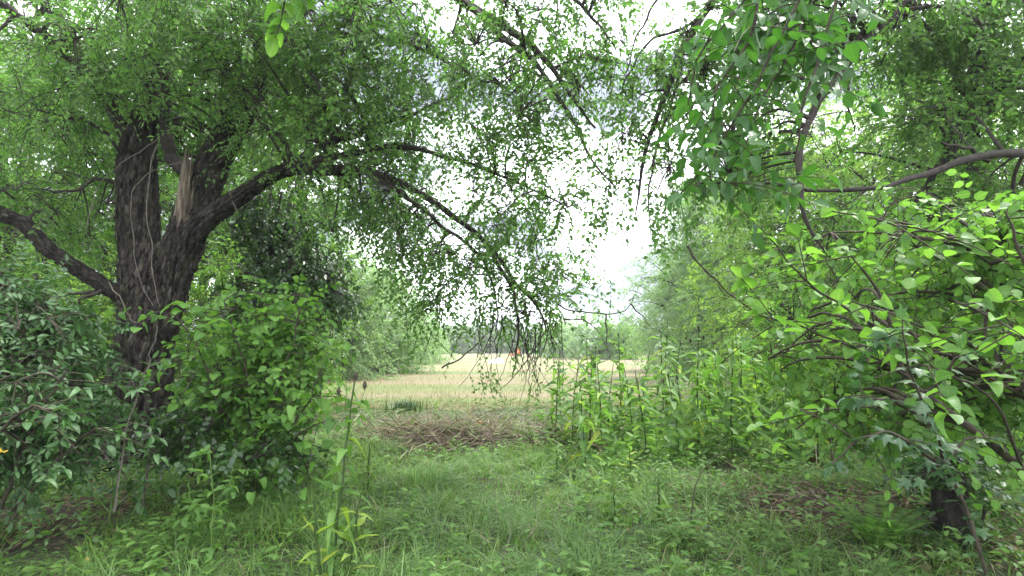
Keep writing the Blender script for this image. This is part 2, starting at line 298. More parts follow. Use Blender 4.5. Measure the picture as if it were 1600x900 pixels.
soil_patch('soil_patch', 'bare brown patch of dry cut stalks before the field', pc, 1.8, .8, .24)
pl_ = ground_px(60, 790); soil_patch('soil_patch', 'brown leaf strewn bank under the bluish bush', pl_, 1.0, .55, .06)
pr_ = ground_px(1290, 790); soil_patch('soil_patch', 'dark hollow of dead leaves beside the fern', pr_, .9, .55, .05)

def quad_blades(buf, base, az, h, w, lean, seg=3, r=rng):
    """arching blades: base N x 3"""
    N = len(base); t = np.linspace(0, 1, seg + 1); dirv = np.stack([np.cos(az), np.sin(az), np.zeros(N)], 1); sv = np.stack([-np.sin(az), np.cos(az), np.zeros(N)], 1)
    p = base[:, None] + dirv[:, None] * (lean * h)[:, None, None] * (t ** 1.7)[None, :, None] + UP * (h[:, None] * (t[None] - .55 * np.clip(lean, 0, 1.5)[:, None] * t[None] ** 2.6))[..., None]
    wd = w[:, None] * (1 - t[None] ** 1.5 * .95) * .5
    v = np.stack([p - sv[:, None] * wd[..., None], p + sv[:, None] * wd[..., None]], 2)      # N, seg+1, 2, 3
    i = np.arange(seg) * 2; q = np.concatenate([np.stack([i, i + 1, i + 2], 1), np.stack([i + 1, i + 3, i + 2], 1)])
    buf.add(v, np.arange(N)[:, None, None] * (2 * (seg + 1)) + q[None])
def scatter(n, x0, x1, y0, y1, keep=None, r=rng):
    x = r.uniform(x0, x1, n); y = r.uniform(y0, y1, n)
    if keep is not None: k = keep(x, y); x, y = x[k], y[k]
    return x, y
def ell(x, y, c, rx, ry): return ((x - c[0]) / rx) ** 2 + ((y - c[1]) / ry) ** 2
def vnoise(x, y, s, seed=0): return np.sin(x * s + seed) * np.sin(y * s * 1.2 + seed * 2) + .6 * np.sin(x * s * 2.3 + y * s * 1.7 + seed) + .4 * np.sin(x * s * 3.9 - y * s * 4.3 + seed * 3)

# foreground grass: tufts of arching blades
def in_view(x, y): return np.abs(x) < y * 1.06 + .5
def keep_grass(x, y):
    k = in_view(x, y) & (ell(x, y, pl_, .8, .45) > 1) & (ell(x, y, pr_, .85, .5) > 1) & (ell(x, y, pc, 1.35, .62) > 1)
    return k & (rng.uniform(0, 1, len(x)) < np.where(np.abs(x + .2) < 2.6, 1, .55))
tx, ty = scatter(8600, -9, 9, 2.1, 9.3, keep_grass)
def tufts(tx, ty, nb, hr, wr, lean, spreadr, seed):
    r = np.random.default_rng(seed); N = len(tx); h0 = r.uniform(hr[0], hr[1], N) * (1 + .3 * np.clip(vnoise(tx, ty, 1.3, seed), -1, 1)); a0 = r.uniform(0, 6.28, N)
    x = np.repeat(tx, nb) + r.normal(0, spreadr, N * nb); y = np.repeat(ty, nb) + r.normal(0, spreadr, N * nb)
    az = np.repeat(a0, nb) + r.normal(0, 1.2, N * nb); h = np.repeat(h0, nb) * r.uniform(.5, 1.25, N * nb)
    return np.stack([x, y, gz(x, y) - .01], 1), az, h, r.uniform(wr[0], wr[1], N * nb), np.abs(r.normal(lean, .35, N * nb))
gb = Buf(); sel = rng.uniform(0, 1, len(tx)) < .62
quad_blades(gb, *tufts(tx[sel], ty[sel], 14, (.09, .28), (.007, .014), .9, .07, 3)); o = link('grass', gb.mesh('grass', M['grass'])); tag(o, 'green grass growing in the foreground clearing', 'grass', kind='stuff')
gb = Buf(); k2 = rng.uniform(0, 1, (~sel).sum()) < .4; quad_blades(gb, *tufts(tx[~sel][k2], ty[~sel][k2], 46, (.22, .46), (.004, .009), 1.25, .05, 4)); o = link('sedge', gb.mesh('sedge', M['sedge'])); tag(o, 'grey green arching sedge tufts in the foreground clearing', 'grass', kind='stuff')
# broad low herbs in the grass
lb = Buf(); hx, hy = scatter(3400, -7, 7, 2.2, 9.2, lambda x, y: in_view(x, y) & (rng.uniform(0, 1, len(x)) < np.where((x > .6) | (x < -2.2), .85, .33)) & (ell(x, y, pc, 1.3, .6) > 1))
n = len(hx); nlv = 9; h = rng.uniform(.05, .26, (n, nlv)); a = rng.uniform(0, 6.28, (n, nlv)); q = np.stack([np.cos(a), np.sin(a), rng.uniform(-.1, .55, (n, nlv))], -1)
pos = np.stack([hx, hy, gz(hx, hy)], 1)[:, None] + np.stack([.02 * np.cos(a), .02 * np.sin(a), h], -1); sz = rng.uniform(.04, .095, (n, nlv))
leaves(lb, pos.reshape(-1, 3), q.reshape(-1, 3), (UP + rng.normal(size=(n, nlv, 3)) * .35).reshape(-1, 3), sz.ravel(), (sz * .45).ravel(), T8)
o = link('ground_cover', lb.mesh('ground_cover', M['weed'], uv=True)); tag(o, 'low broad leaved herbs growing through the grass', 'herbs', kind='stuff')
# cut stalks lying between the clearing and the field
def lying(buf, n, cx, cy, sx, sy, lr, wr, hz, r, keep=None, tilt=.25, lift=0.):
    x = r.normal(cx, sx, n); y = r.normal(cy, sy, n) if sy < 9 else r.uniform(cy - sy / 10, cy + sy / 10, n)
    if keep is not None: k = keep(x, y); x, y = x[k], y[k]
    n = len(x); a = r.uniform(0, 6.28, n); d = np.stack([np.cos(a), np.sin(a), r.normal(0, tilt, n)], 1); l = r.uniform(*lr, n); w = r.uniform(*wr, n)
    leaves(buf, np.stack([x, y, gz(x, y) + np.abs(r.normal(0, hz, n)) + .01 + lift * np.clip(1 - ell(x, y, (cx, cy), 1.5, .72), 0, 1)], 1), d, UP + r.normal(size=(n, 3)) * .5, l, w, TF)
lb = Buf()
x = rng.uniform(-9, 10, 17000); y = rng.uniform(7.6, 14.8, 17000); k = (ell(x, y, pc, 1.2, .6) > 1) & (rng.uniform(0, 1, 17000) < np.clip((y - 7.2) / 2.2, .15, 1)); x, y = x[k], y[k]; n = len(x); a = rng.normal(.3, 1.3, n)
leaves(lb, np.stack([x, y, gz(x, y) + np.abs(rng.normal(0, .05, n)) + .01], 1), np.stack([np.cos(a), np.sin(a), rng.normal(0, .22, n)], 1), UP + rng.normal(size=(n, 3)) * .5, rng.uniform(.12, .42, n), rng.uniform(.008, .026, n), TF)
r_ = np.random.default_rng(19); lying(lb, 900, pc[0], pc[1], 1.5, .55, (.15, .5), (.012, .03), .12, r_, tilt=.35, lift=.18); lying(lb, 900, pc[0] + 1.9, pc[1] + .3, 1.2, .45, (.15, .5), (.012, .03), .1, r_, tilt=.35)
o = link('cut_stalks', lb.mesh('cut_stalks', M['cut'])); tag(o, 'flattened green and straw cut stalks at the field edge', 'cuttings', kind='stuff')
lb = Buf(); lying(lb, 2600, pc[0], pc[1], 1.0, .42, (.2, .8), (.005, .018), .09, np.random.default_rng(8), tilt=.4, lift=.16); lying(lb, 1500, pc[0] + 1.7, pc[1] + .2, 1.0, .35, (.2, .7), (.005, .015), .07, np.random.default_rng(9), tilt=.3); lying(lb, 900, pc[0] - 1.3, pc[1] + .7, .8, .4, (.15, .6), (.005, .015), .06, np.random.default_rng(10), tilt=.3); lying(lb, 700, pc[0] + .8, pc[1] + 1.9, 1.2, .3, (.15, .6), (.005, .015), .06, np.random.default_rng(13), tilt=.3); q_ = ground_px(1290, 780); lying(lb, 900, q_[0], q_[1], .8, .45, (.15, .6), (.004, .012), .06, np.random.default_rng(14), tilt=.3)
n = 1500; x = rng.uniform(-4, 5, n); y = rng.uniform(2.6, 7.6, n); a = rng.uniform(0, 6.28, n); leaves(lb, np.stack([x, y, gz(x, y) + rng.uniform(.02, .13, n)], 1), np.stack([np.cos(a), np.sin(a), rng.normal(0, .3, n)], 1), UP + rng.normal(size=(n, 3)) * .4, rng.uniform(.1, .35, n), rng.uniform(.003, .008, n), TF)
o = link('dry_stalks', lb.mesh('dry_stalks', M['straw'])); tag(o, 'brown dry stalks heaped on the bare patch and strewn in the grass', 'cuttings', kind='stuff')
lb = Buf(); r_ = np.random.default_rng(12)
for c, s, n in ((pl_, (1.0, .55), 2300), (pr_, (.7, .4), 1500), (ground_px(1500, 850), (.7, .35), 1100), (ground_px(230, 720), (1.1, .5), 1300)):
    x = r_.normal(c[0], s[0], n); y = r_.normal(c[1], s[1], n); a = r_.uniform(0, 6.28, n); sz = r_.uniform(.03, .085, n)
    leaves(lb, np.stack([x, y, gz(x, y) + np.abs(r_.normal(0, .03, n)) + .02], 1), np.stack([np.cos(a), np.sin(a), r_.normal(0, .3, n)], 1), UP + r_.normal(size=(n, 3)) * .5, sz, sz * .5, T8)
o = link('leaf_litter', lb.mesh('leaf_litter', M['dead_leaf'])); tag(o, 'brown dead leaves lying under the bushes', 'leaf litter', kind='stuff')
gb = Buf(); n = 26000; y = 13.2 + 20 * rng.uniform(0, 1, n) ** 1.8; x = rng.uniform(-1, 1, n) * y * .75
quad_blades(gb, np.stack([x, y, gz(x, y)], 1), rng.uniform(0, 6.28, n), rng.uniform(.05, .22, n), rng.uniform(.006, .014, n), np.abs(rng.normal(.3, .3, n)), 2)
o = link('stubble', gb.mesh('stubble', M['stubble'])); tag(o, 'short straw stubble standing in the mown field', 'stubble', kind='stuff')

# ------------------------------------------------------------------ the old tree on the left
BASE = ground_px(218, 722)
old = thing('old_tree', 'massive old tree with dark forked trunk, torn limb and long drooping bough', 'tree', BASE)
barkb = Buf(); TBK = (np.array([(0, 0, -.05), (.3, .5, -.02), (.72, .42, -.02), (1, 0, -.05), (.7, -.5, -.02), (.28, -.42, -.02), (.5, .05, .10)]), np.array([(6, 1, 0), (6, 2, 1), (6, 3, 2), (6, 4, 3), (6, 5, 4), (6, 0, 5)]))
def bark_tube(pts, radii, seed, ridges=9, depth=.10, n=10, sides=40, flare=0, plates=420):
    p = smoothline(pts, n); K = len(p); rr = np.interp(np.linspace(0, 1, K), np.linspace(0, 1, len(radii)), radii); r = np.random.default_rng(seed)
    T = nrm(np.gradient(p, axis=0)); A = nrm(np.cross(T, np.array([0, 1., 0]))); B = np.cross(T, A); a = np.arange(sides) * 2 * math.pi / sides; s = np.linspace(0, 1, K)
    ph = r.uniform(0, 6, 6); tw = a[None] + .5 * np.sin(s * 5 + ph[0])[:, None]
    f = 1 + depth * (np.abs(np.sin(tw * ridges / 2 + 1.2 * np.sin(s * 17 + ph[1])[:, None])) - .5) + .05 * np.sin(tw * 2 + ph[2] + s[:, None] * 6) + .05 * np.sin(3 * tw + ph[3]) + r.normal(0, .03, (K, sides))
    f = f + flare * np.exp(-s * 9)[:, None] * (.6 + .4 * np.sin(4 * a + ph[4]))[None]
    v = p[:, None] + (rr[:, None] * f)[..., None] * (np.cos(a)[None, :, None] * A[:, None] + np.sin(a)[None, :, None] * B[:, None])
    i = np.arange(K - 1)[:, None] * sides + np.arange(sides)[None]; j = np.arange(K - 1)[:, None] * sides + (np.arange(sides)[None] + 1) % sides
    if plates:
        seg = np.linalg.norm(np.diff(p, axis=0), axis=1); area = float((seg * rr[1:] * 6.28).sum()); m = int(area * plates); wgt = np.concatenate([[0], seg * rr[1:]]); kk = r.choice(K, m, p=wgt / wgt.sum()); jj = r.integers(0, sides, m)
        ps = v[kk, jj]; nn_ = nrm(ps - p[kk]); tt_ = nrm(T[kk] * np.where(r.uniform(size=(m, 1)) < .5, 1, -1) + r.normal(size=(m, 3)) * .16); L_ = r.uniform(.06, .22, m) * np.clip(rr[kk] / .25, .5, 1.1); leaves(barkb, ps - tt_ * L_[:, None] * .5 + nn_ * .004, tt_, nn_ + r.normal(size=(m, 3)) * .14, L_, L_ * r.uniform(.2, .36, m), TBK)
    b = Buf(); b.add(v, np.concatenate([np.stack([i, j, i + sides], -1).reshape(-1, 3), np.stack([j, j + sides, i + sides], -1).reshape(-1, 3)])); return b, p, rr
tb_, tp_, _ = bark_tube(PL((205, 745, 7), (212, 660, 7), (222, 560, 7), (238, 480, 7), (246, 420, 7), (252, 385, 7.0)), [.48, .37, .31, .345, .37, .22], 1, 21, .2, 26, 150, .5)
part('trunk', tb_, M['bark'], old)
nodes, nrad = [], []
def olimb(pts, radii, seed, name='limb', thick=True, node=True):
    if thick: b, p, rr = bark_tube(PL(*pts), radii, seed, 13, .19, 18, 64)
    else: b, p, rr = limb_buf(PL(*pts), radii[0], radii[1], seed, 8)
    part(name, b, M['bark'] if thick else M['twig'], old)
    if node: nodes.append(p); nrad.append(rr)
    return p
olimb([(240, 560, 7.0), (228, 480, 7.0), (220, 400, 7), (217, 320, 7), (216, 240, 7), (228, 170, 7), (238, 80, 7.0), (232, -30, 7), (225, -160, 7)], [.15, .215, .22, .215, .20, .13, .10, .09, .07], 2)
olimb([(240, 570, 7.0), (262, 470, 6.95), (286, 385, 6.95), (312, 310, 7), (340, 240, 7), (375, 180, 7), (425, 95, 7), (470, 10, 6.9), (510, -90, 6.7)], [.12, .18, .215, .205, .185, .16, .13, .11, .09], 3)
olimb([(270, 420, 6.95), (296, 372, 6.8), (325, 342, 6.7), (370, 310, 6.6), (440, 268, 6.5), (510, 266, 6.4), (565, 266, 6.3)], [.11, .145, .125, .11, .085, .064, .058], 4)
olimb([(560, 265, 6.3), (610, 277, 6.3), (660, 305, 6.3), (715, 343, 6.3), (765, 388, 6.3), (808, 440, 6.3), (840, 480, 6.3), (855, 520, 6.3)], [.056, .009], 5, thick=False)
olimb([(585, 275, 6.3), (640, 310, 6.2), (690, 350, 6.2), (730, 385, 6.2), (765, 430, 6.2), (778, 480, 6.2), (775, 520, 6.1)], [.03, .007], 6, thick=False)
olimb([(765, 390, 6.3), (795, 440, 6.1), (806, 490, 6.0), (810, 545, 6.0), (800, 590, 6)], [.028, .006], 7, thick=False)
olimb([(440, 268, 6.5), (500, 228, 6.4), (570, 205, 6.3), (640, 180, 6.2), (712, 148, 6.1)], [.06, .012], 8, thick=False)
olimb([(455, 258, 6.5), (540, 240, 6.3), (620, 232, 6.1), (700, 245, 6.0), (790, 275, 5.9), (880, 320, 5.8)], [.05, .01], 9, thick=False)
olimb([(258, 205, 7), (258, 120, 7), (248, 20, 7), (238, -80, 7)], [.085, .05], 10, thick=False)
olimb([(300, 270, 7.0), (270, 250, 7.0), (258, 205, 7)], [.10, .085], 11, thick=False)
olimb([(210, 478, 7), (172, 452, 6.8), (125, 422, 6.6), (75, 388, 6.4), (40, 352, 6.3), (0, 333, 6.2), (-80, 290, 6)], [.095, .09, .088, .085, .082, .078, .07], 12)
olimb([(150, 455, 6.7), (100, 462, 6.6), (60, 464, 6.5)], [.025, .008], 13, thick=False)
olimb([(160, 453, 6.7), (125, 470, 6.6), (118, 495, 6.5), (112, 515, 6.5)], [.025, .008], 14, thick=False)
olimb([(215, 250, 7), (170, 160, 6.8), (110, 95, 6.4), (50, 40, 6), (-30, -20, 5.6)], [.09, .045], 15, thick=False)
olimb([(190, 290, 7), (150, 280, 6.8), (100, 300, 6.5), (60, 295, 6.3)], [.03, .008], 16, thick=False)
olimb([(200, 250, 7), (160, 205, 6.8), (115, 185, 6.6), (60, 172, 6.4)], [.03, .008], 17, thick=False)
olimb([(510, -90, 6.7), (600, -80, 6.2), (690, -25, 5.8), (750, 15, 5.6), (810, 60, 5.5), (850, 95, 5.4), (890, 145, 5.3), (930, 200, 5.3)], [.085, .012], 18, thick=False)
olimb([(690, -25, 5.8), (770, 40, 5.4), (830, 90, 5.2), (880, 170, 5.1), (920, 240, 5.0), (960, 290, 5)], [.04, .008], 19, thick=False)
olimb([(425, 95, 7), (520, 60, 6.6), (600, 55, 6.2), (680, 90, 5.8), (760, 130, 5.6)], [.06, .01], 20, thick=False)
olimb([(690, -25, 5.8), (800, -40, 5.3), (900, 0, 5.0), (950, 60, 4.9)], [.045, .01], 21, thick=False)
olimb([(470, 10, 6.9), (420, -60, 6.8), (330, -130, 6.2), (250, -150, 5.4)], [.08, .03], 22, thick=False)
part('bark', barkb, M['bark_plate'], old, 'stuff', smooth=False)
# torn stub of pale wood
b = Buf(); c0 = P(284, 362, 6.86); c1 = P(301, 222, 6.70); tn = 13
for kk in range(tn):
    a = kk / tn * 2 * math.pi; o0 = np.array([math.cos(a) * .085, math.sin(a) * .06, 0]); hh = random.uniform(.45, 1.0); pp = np.array([c0 + o0 * 1.1, c0 + (c1 - c0) * .45 * hh + o0 * 1.0, c0 + (c1 - c0) * hh + o0 * random.uniform(.75, 1.1)])
    tubes(b, pp[None], np.array([[.038, .032, random.uniform(.003, .016)]]), 6)
to = part('torn_stub', b, M['torn'], old); to['label'] = 'pale splintered stub of a torn off limb'
for pts in ([(283, 254, 6.55), (250, 262, 6.5), (222, 280, 6.45), (204, 315, 6.4), (206, 375, 6.4), (216, 430, 6.4), (240, 478, 6.4)], [(246, 225, 6.6), (236, 265, 6.5), (229, 345, 6.4), (236, 395, 6.38), (242, 440, 6.38), (250, 480, 6.38)],
            [(250, 215, 6.5), (215, 240, 6.45), (180, 262, 6.4), (150, 300, 6.3), (135, 360, 6.2)], [(170, 440, 6.2), (190, 475, 6.2), (210, 500, 6.2), (225, 510, 6.2)],
            [(246, 508, 6.35), (238, 545, 6.35), (228, 590, 6.3)], [(275, 40, 6.5), (258, 90, 6.5), (250, 140, 6.5)], [(370, 330, 6.5), (355, 290, 6.5), (372, 270, 6.5)]):
    bb, _, _ = limb_buf(PL(*pts), .008, .004, len(pts) + int(pts[0][0]), 5, amp=.03); part('dead_vine', bb, M['grey_stem'], old)
nodes = np.concatenate(nodes); nrad = np.concatenate(nrad)
# sprays: crown blobs (px, py, rx, ry, depth, depth radius, count)
OB = [(120, 130, 190, 170, 6.8, 1.5, 660), (330, 90, 170, 130, 6.6, 1.5, 590), (480, 170, 150, 130, 6.5, 1.2, 400), (70, 330, 130, 100, 7.0, 1.0, 200), (420, 20, 260, 90, 5.8, 1.2, 480),
      (600, 190, 120, 90, 6.2, 1.0, 300), (620, 60, 150, 90, 5.8, 1.1, 250), (740, 210, 110, 110, 5.9, .9, 155), (580, 315, 90, 60, 6.5, .9, 180), (690, 380, 85, 70, 6.2, .7, 105), (650, 380, 60, 40, 6.4, .6, 40),
      (785, 415, 75, 85, 6.1, .6, 110), (835, 450, 50, 60, 6.1, .5, 55), (740, 480, 80, 40, 6.1, .6, 50), (850, 90, 120, 110, 5.3, .9, 165), (860, 215, 65, 90, 5.3, .7, 75), (820, 310, 75, 75, 5.9, .8, 80), (915, 300, 30, 45, 5.2, .4, 10), (925, 110, 45, 70, 5.2, .5, 40), (700, 90, 150, 80, 5.7, .8, 75),
      (900, 10, 120, 50, 5.1, .7, 110), (340, 220, 90, 90, 7.6, .5, 150), (220, 160, 60, 100, 7.6, .5, 130)]
roots = blob_pts(OB, clump=9)
def proj(v):
    q = v - np.array([0, 0, CAM_H]); c, s_ = math.cos(PITCH), math.sin(PITCH); f = q[:, 1] * c + q[:, 2] * s_; u = -q[:, 1] * s_ + q[:, 2] * c; return 800 + FPX * q[:, 0] / f, 450 - FPX * u / f
qx, qy = proj(roots); bare = (qx > 150) & (qx < 335 + .3 * (qy - 150)) & (qy > 150) & (roots[:, 1] < 7.1) & (rng.uniform(0, 1, len(roots)) < .85); roots = roots[~bare]; tb = Buf(); lb = Buf(); a2, nn = connect(tb, nodes, nrad, roots)
dirs = nrm(roots - nn) * .5 + nrm(rng.normal(size=roots.shape)) * .7 + DOWN * .35
sprays(lb, tb, roots, dirs, rng.uniform(.3, .6, len(roots)), 15, .078, .038, .35, .0035, T4, .6, .25)
# hanging bare twigs and sparse leafy tips under the bough
hp = PL((745, 470, 6.1), (765, 480, 6.1), (785, 490, 6.1), (800, 495, 6.05), (815, 500, 6.05), (830, 505, 6.1), (845, 500, 6.1), (855, 490, 6.1), (862, 500, 6.1), (870, 495, 6), (780, 500, 6), (822, 520, 6), (838, 515, 6))
hp = np.repeat(hp, 3, 0) + rng.normal(0, .06, (39, 3)); t = np.linspace(0, 1, 8)[None, :, None]; ln = rng.uniform(.4, .95, (39, 1, 1)); w = np.concatenate([rng.normal(0, .3, (39, 2)), np.zeros((39, 1))], 1)[:, None]
tubes(tb, hp[:, None] + DOWN * t * ln + w * ln * t ** 1.4 + rng.normal(0, .012, (39, 8, 3)), np.linspace(.006, .002, 8)[None], 4)
ends = hp + (DOWN * ln[:, 0] * .8 + w[:, 0] * ln[:, 0] * .73); k = rng.choice(39, 22, replace=False)
sprays(lb, tb, ends[k], rng.normal(size=(22, 3)) * .4 + DOWN * .6, rng.uniform(.2, .35, 22), 7, .06, .028, .2, .002, T4, .5, .4)
lp = PL((900, 430, 5.6), (930, 470, 5.5), (920, 330, 5.3), (925, 390, 5.3), (955, 430, 5.5), (690, 510, 6), (670, 520, 6), (745, 570, 6), (760, 590, 6), (960, 290, 5.1), (880, 390, 5.8), (900, 370, 5.6), (745, 590, 6))
sprays(lb, tb, lp, np.tile([[.35, 0, -.6]], (len(lp), 1)) + rng.normal(size=(len(lp), 3)) * .2, .42, 13, .062, .028, .25, .002, T4, .4, .4)
tb2 = Buf()
for pts in ([(865, 470, 6), (890, 485, 5.9), (930, 490, 5.8), (970, 488, 5.7), (985, 475, 5.7), (990, 462, 5.7)], [(880, 500, 6), (915, 500, 5.9), (935, 520, 5.9), (955, 560, 5.8)], [(690, 575, 6), (720, 558, 6), (755, 530, 6.1), (772, 505, 6.1)], [(850, 520, 6.1), (835, 545, 6), (815, 575, 6), (780, 610, 6)], [(947, 490, 5.8), (948, 540, 5.8)], [(985, 475, 5.7), (1000, 490, 5.7), (1015, 510, 5.7)]):
    bb, _, _ = limb_buf(PL(*pts), .010, .003, int(pts[0][0]), 4, amp=.02); tb.v += bb.v; tb.f += [f + tb.n for f in bb.f]; tb.uv += bb.uv; tb.n += bb.n
part('crown', lb, M['elm'], old, 'stuff'); part('branchwork', tb, M['twig'], old, 'stuff')

# ivy hanging behind the limb; its backlit silhouette is put into dark leaf colour
ivy = thing('ivy_curtain', 'ivy curtain below the low limb of the old tree, coloured dark as silhouette', 'ivy', ground_px(445, 690))
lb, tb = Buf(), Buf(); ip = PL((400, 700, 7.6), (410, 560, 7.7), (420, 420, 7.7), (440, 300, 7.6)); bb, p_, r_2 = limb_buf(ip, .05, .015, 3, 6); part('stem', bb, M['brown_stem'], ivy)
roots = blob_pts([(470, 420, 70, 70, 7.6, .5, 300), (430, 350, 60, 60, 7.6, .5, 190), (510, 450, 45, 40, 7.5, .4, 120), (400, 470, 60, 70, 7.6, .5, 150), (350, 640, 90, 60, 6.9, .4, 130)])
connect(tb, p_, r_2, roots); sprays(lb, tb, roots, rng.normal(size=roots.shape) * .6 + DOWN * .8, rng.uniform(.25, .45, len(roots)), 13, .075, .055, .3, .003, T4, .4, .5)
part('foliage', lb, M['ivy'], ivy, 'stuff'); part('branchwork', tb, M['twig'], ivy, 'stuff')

# ------------------------------------------------------------------ generic trees
def tree(name, label, x, y, height, width, n, ll, mat, seed, cat='tree', base_frac=.05, lobes=16, stems=3, nl=14, droop=.3, aspect=.5, spray=(.35, .7), shell=.35, group=None, trunk_r=None, bark='bark'):
    r = np.random.default_rng(seed); z0 = float(gz(x, y)); rt = thing(name, label, cat, (x, y, z0), group); tr = trunk_r or height * .018
    lc = []; 
    for k in range(lobes):
        f = (k + .5) / lobes; zz = base_frac + (1 - base_frac) * f; prof = math.sin(math.pi * min(1, .18 + .82 * zz) ** 1.15) ** .6 * (.9 if zz < .85 else .6)
        a = k * 2.4 + r.uniform(-.4, .4); q = r.uniform(.45, .8) * width / 2 * max(.25, prof); lc.append((x + q * math.cos(a), y + q * math.sin(a), z0 + height * zz * .93))
    lc = np.array(lc); nd, nr = [], []; limb_n = min(lobes, 14)
    ns = max(1, stems)
    for s in range(ns):
        a = r.uniform(0, 6.28); sp = 0 if ns == 1 else width * .16
        top = np.array([x + sp * 1.6 * math.cos(a), y + sp * 1.6 * math.sin(a), z0 + height * r.uniform(.72, .9)]); pts = np.array([[x + .1 * s * (ns > 1) * math.cos(a), y + .1 * s * math.sin(a), z0 - .1], [x + sp * .3 * math.cos(a), y + sp * .3 * math.sin(a), z0 + height * .25], [x + sp * math.cos(a), y + sp * math.sin(a), z0 + height * .55], top])
        b, p, rr = limb_buf(pts, tr / ns ** .4, tr * .15, seed + s, 8, 7, height * .012); part('trunk', b, M[bark], rt); nd.append(p[4:]); nr.append(rr[4:])
    base = np.concatenate(nd); br = np.concatenate(nr); lbuf = Buf()
    ni = nearest(base - np.array([0, 0, height * .12]), lc); tt = np.linspace(0, 1, 8)[None, :, None]; A = base[ni]; ln = np.linalg.norm(lc - A, axis=1)[:, None, None]
    path = A[:, None] * (1 - tt) + lc[:, None] * tt + UP * .12 * ln * np.sin(math.pi * tt) + r.normal(0, .03, (len(lc), 8, 3)) * ln * .5
    tubes(lbuf, path, (br[ni] * .6)[:, None] * np.linspace(1, .2, 8)[None], 5)
    rl = width * .24; m = n // lobes; u = nrm(r.normal(size=(lobes, m, 3))) * r.uniform(0, 1, (lobes, m, 1)) ** shell; sc = r.uniform(.75, 1.25, (lobes, 1, 1)) * np.array([1, 1, .85])
    roots = (lc[:, None] + u * rl * sc).reshape(-1, 3); roots[:, 2] = np.maximum(roots[:, 2], z0 + .1)
    dirs = (u * .8).reshape(-1, 3) + r.normal(size=(lobes * m, 3)) * .5 + UP * .15
    lb = Buf(); nodes = np.concatenate([path[:, 3:].reshape(-1, 3), base]); nr_ = np.concatenate([np.full(len(path) * 5, tr * .25), br])
    connect(lbuf, nodes, nr_, roots, 14, r, .1, tr * .3)
    sprays(lb, None if ll > .2 else lbuf, roots, dirs, r.uniform(*spray, len(roots)), nl, ll, ll * aspect, droop, ll * .04, T4, .55, .25, r)
    part('crown', lb, M[mat], rt, 'stuff'); part('branchwork', lbuf, M['twig'], rt, 'stuff'); return rt
def at(px, d): p = P(px, 540, d); return p[0], d
# behind the old tree, on the left
GL = 'trees behind the old tree'
x, y = at(60, 13); tree('broadleaf_tree', 'bright green tree behind the old tree at the left edge', x, y, 10, 7.5, 2700, .115, 'bright', 21, lobes=24, spray=(.4, .8), group=GL)
x, y = at(330, 15); tree('broadleaf_tree', 'tall bright tree straight behind the forked trunk', x, y, 13, 8, 2900, .13, 'bright', 22, lobes=26, spray=(.5, .9), group=GL)
x, y = at(405, 13); tree('broadleaf_tree', 'leafy tree behind the drooping bough and ivy', x, y, 9, 4.6, 1700, .115, 'bright', 23, lobes=20, group=GL)
x, y = at(-160, 9.5); tree('broadleaf_tree', 'tree partly cut off by the left edge of the picture', x, y, 8, 5, 1100, .085, 'elm', 24, lobes=16, group=GL)
x, y = at(150, 17); tree('broadleaf_tree', 'tall tree farther back between the old trunk and left edge', x, y, 14, 9, 2400, .13, 'bright', 27, lobes=26, spray=(.5, 1.0), group=GL)
x, y = at(-60, 18); tree('broadleaf_tree', 'far bright tree showing at the extreme left edge', x, y, 14, 9, 2200, .14, 'lime', 28, lobes=26, spray=(.5, 1.0), group=GL)
x, y = at(20, 9.5); tree('hedge_shrub', 'bright shrub above the bluish bush, under the left limb', x, y, 3.0, 4, 1000, .08, 'bright', 29, 'shrub', lobes=14, stems=4)
x, y = at(190, 10); tree('hedge_shrub', 'yellow green shrub close behind the old trunk', x, y, 3.2, 3.6, 900, .085, 'lime', 25, 'shrub', lobes=14, stems=4)
x, y = at(400, 10.5); tree('hedge_shrub', 'bright shrub under the low limb, behind the ivy', x, y, 3.6, 3.6, 900, .085, 'bright', 26, 'shrub', lobes=14, stems=4)
# field side, left
GF = 'willows along the left side of the field'
x, y = at(592, 31); tree('willow_tree', 'rounded pale willow standing by the left side of the field', x, y, 6.2, 7, 2100, .23, 'willow', 31, lobes=20, spray=(.6, 1.1), aspect=.32, group=GF, base_frac=.02)
x, y = at(535, 25); tree('willow_tree', 'nearer taller willow at the left end of the field', x, y, 6.3, 5.5, 1600, .2, 'willow', 32, lobes=18, spray=(.6, 1.0), aspect=.32, group=GF, base_frac=.02)
x, y = at(655, 46); tree('willow_tree', 'small willow farthest along the left field side', x, y, 4.6, 6, 900, .25, 'willow', 33, lobes=14, spray=(.8, 1.3), aspect=.32, group=GF, base_frac=.02)
# far treeline
GT = 'trees across the far end of the field'
for i, (px, d, h, w, mt, lab) in enumerate(((668, 98, 4.2, 9, 'far', 'low grey green tree at the left end of the far treeline'), (705, 104, 4.6, 9, 'far', 'grey green tree in the far treeline right of the pale willows'), (735, 110, 5.4, 9, 'far', 'far tree in the gap left of the drooping twigs'), (770, 112, 4.8, 9, 'far', 'far tree seen through the hanging twigs above the white sheet'), (806, 108, 4.4, 8, 'far', 'far tree rising behind the orange machine'), (840, 104, 4.8, 8, 'far', 'far tree just right of the orange machine'),
        (880, 70, 4.3, 7, 'willow', 'rounded bright bush tree right of the hanging twigs'), (925, 62, 4.6, 7, 'willow', 'largest rounded bush tree at the right of the far field'), (965, 60, 3.8, 6, 'bright', 'low bright bush tree nearest the tall pale willow'), (990, 95, 6.0, 9, 'far', 'far tree showing between bush and tall pale willow'))):
    x, y = at(px, d); tree('distant_tree', lab, x, y, h, w, 560, d * .0056, mt, 40 + i, lobes=12, nl=11, spray=(.7, 1.4), stems=2, group=GT, base_frac=.0)
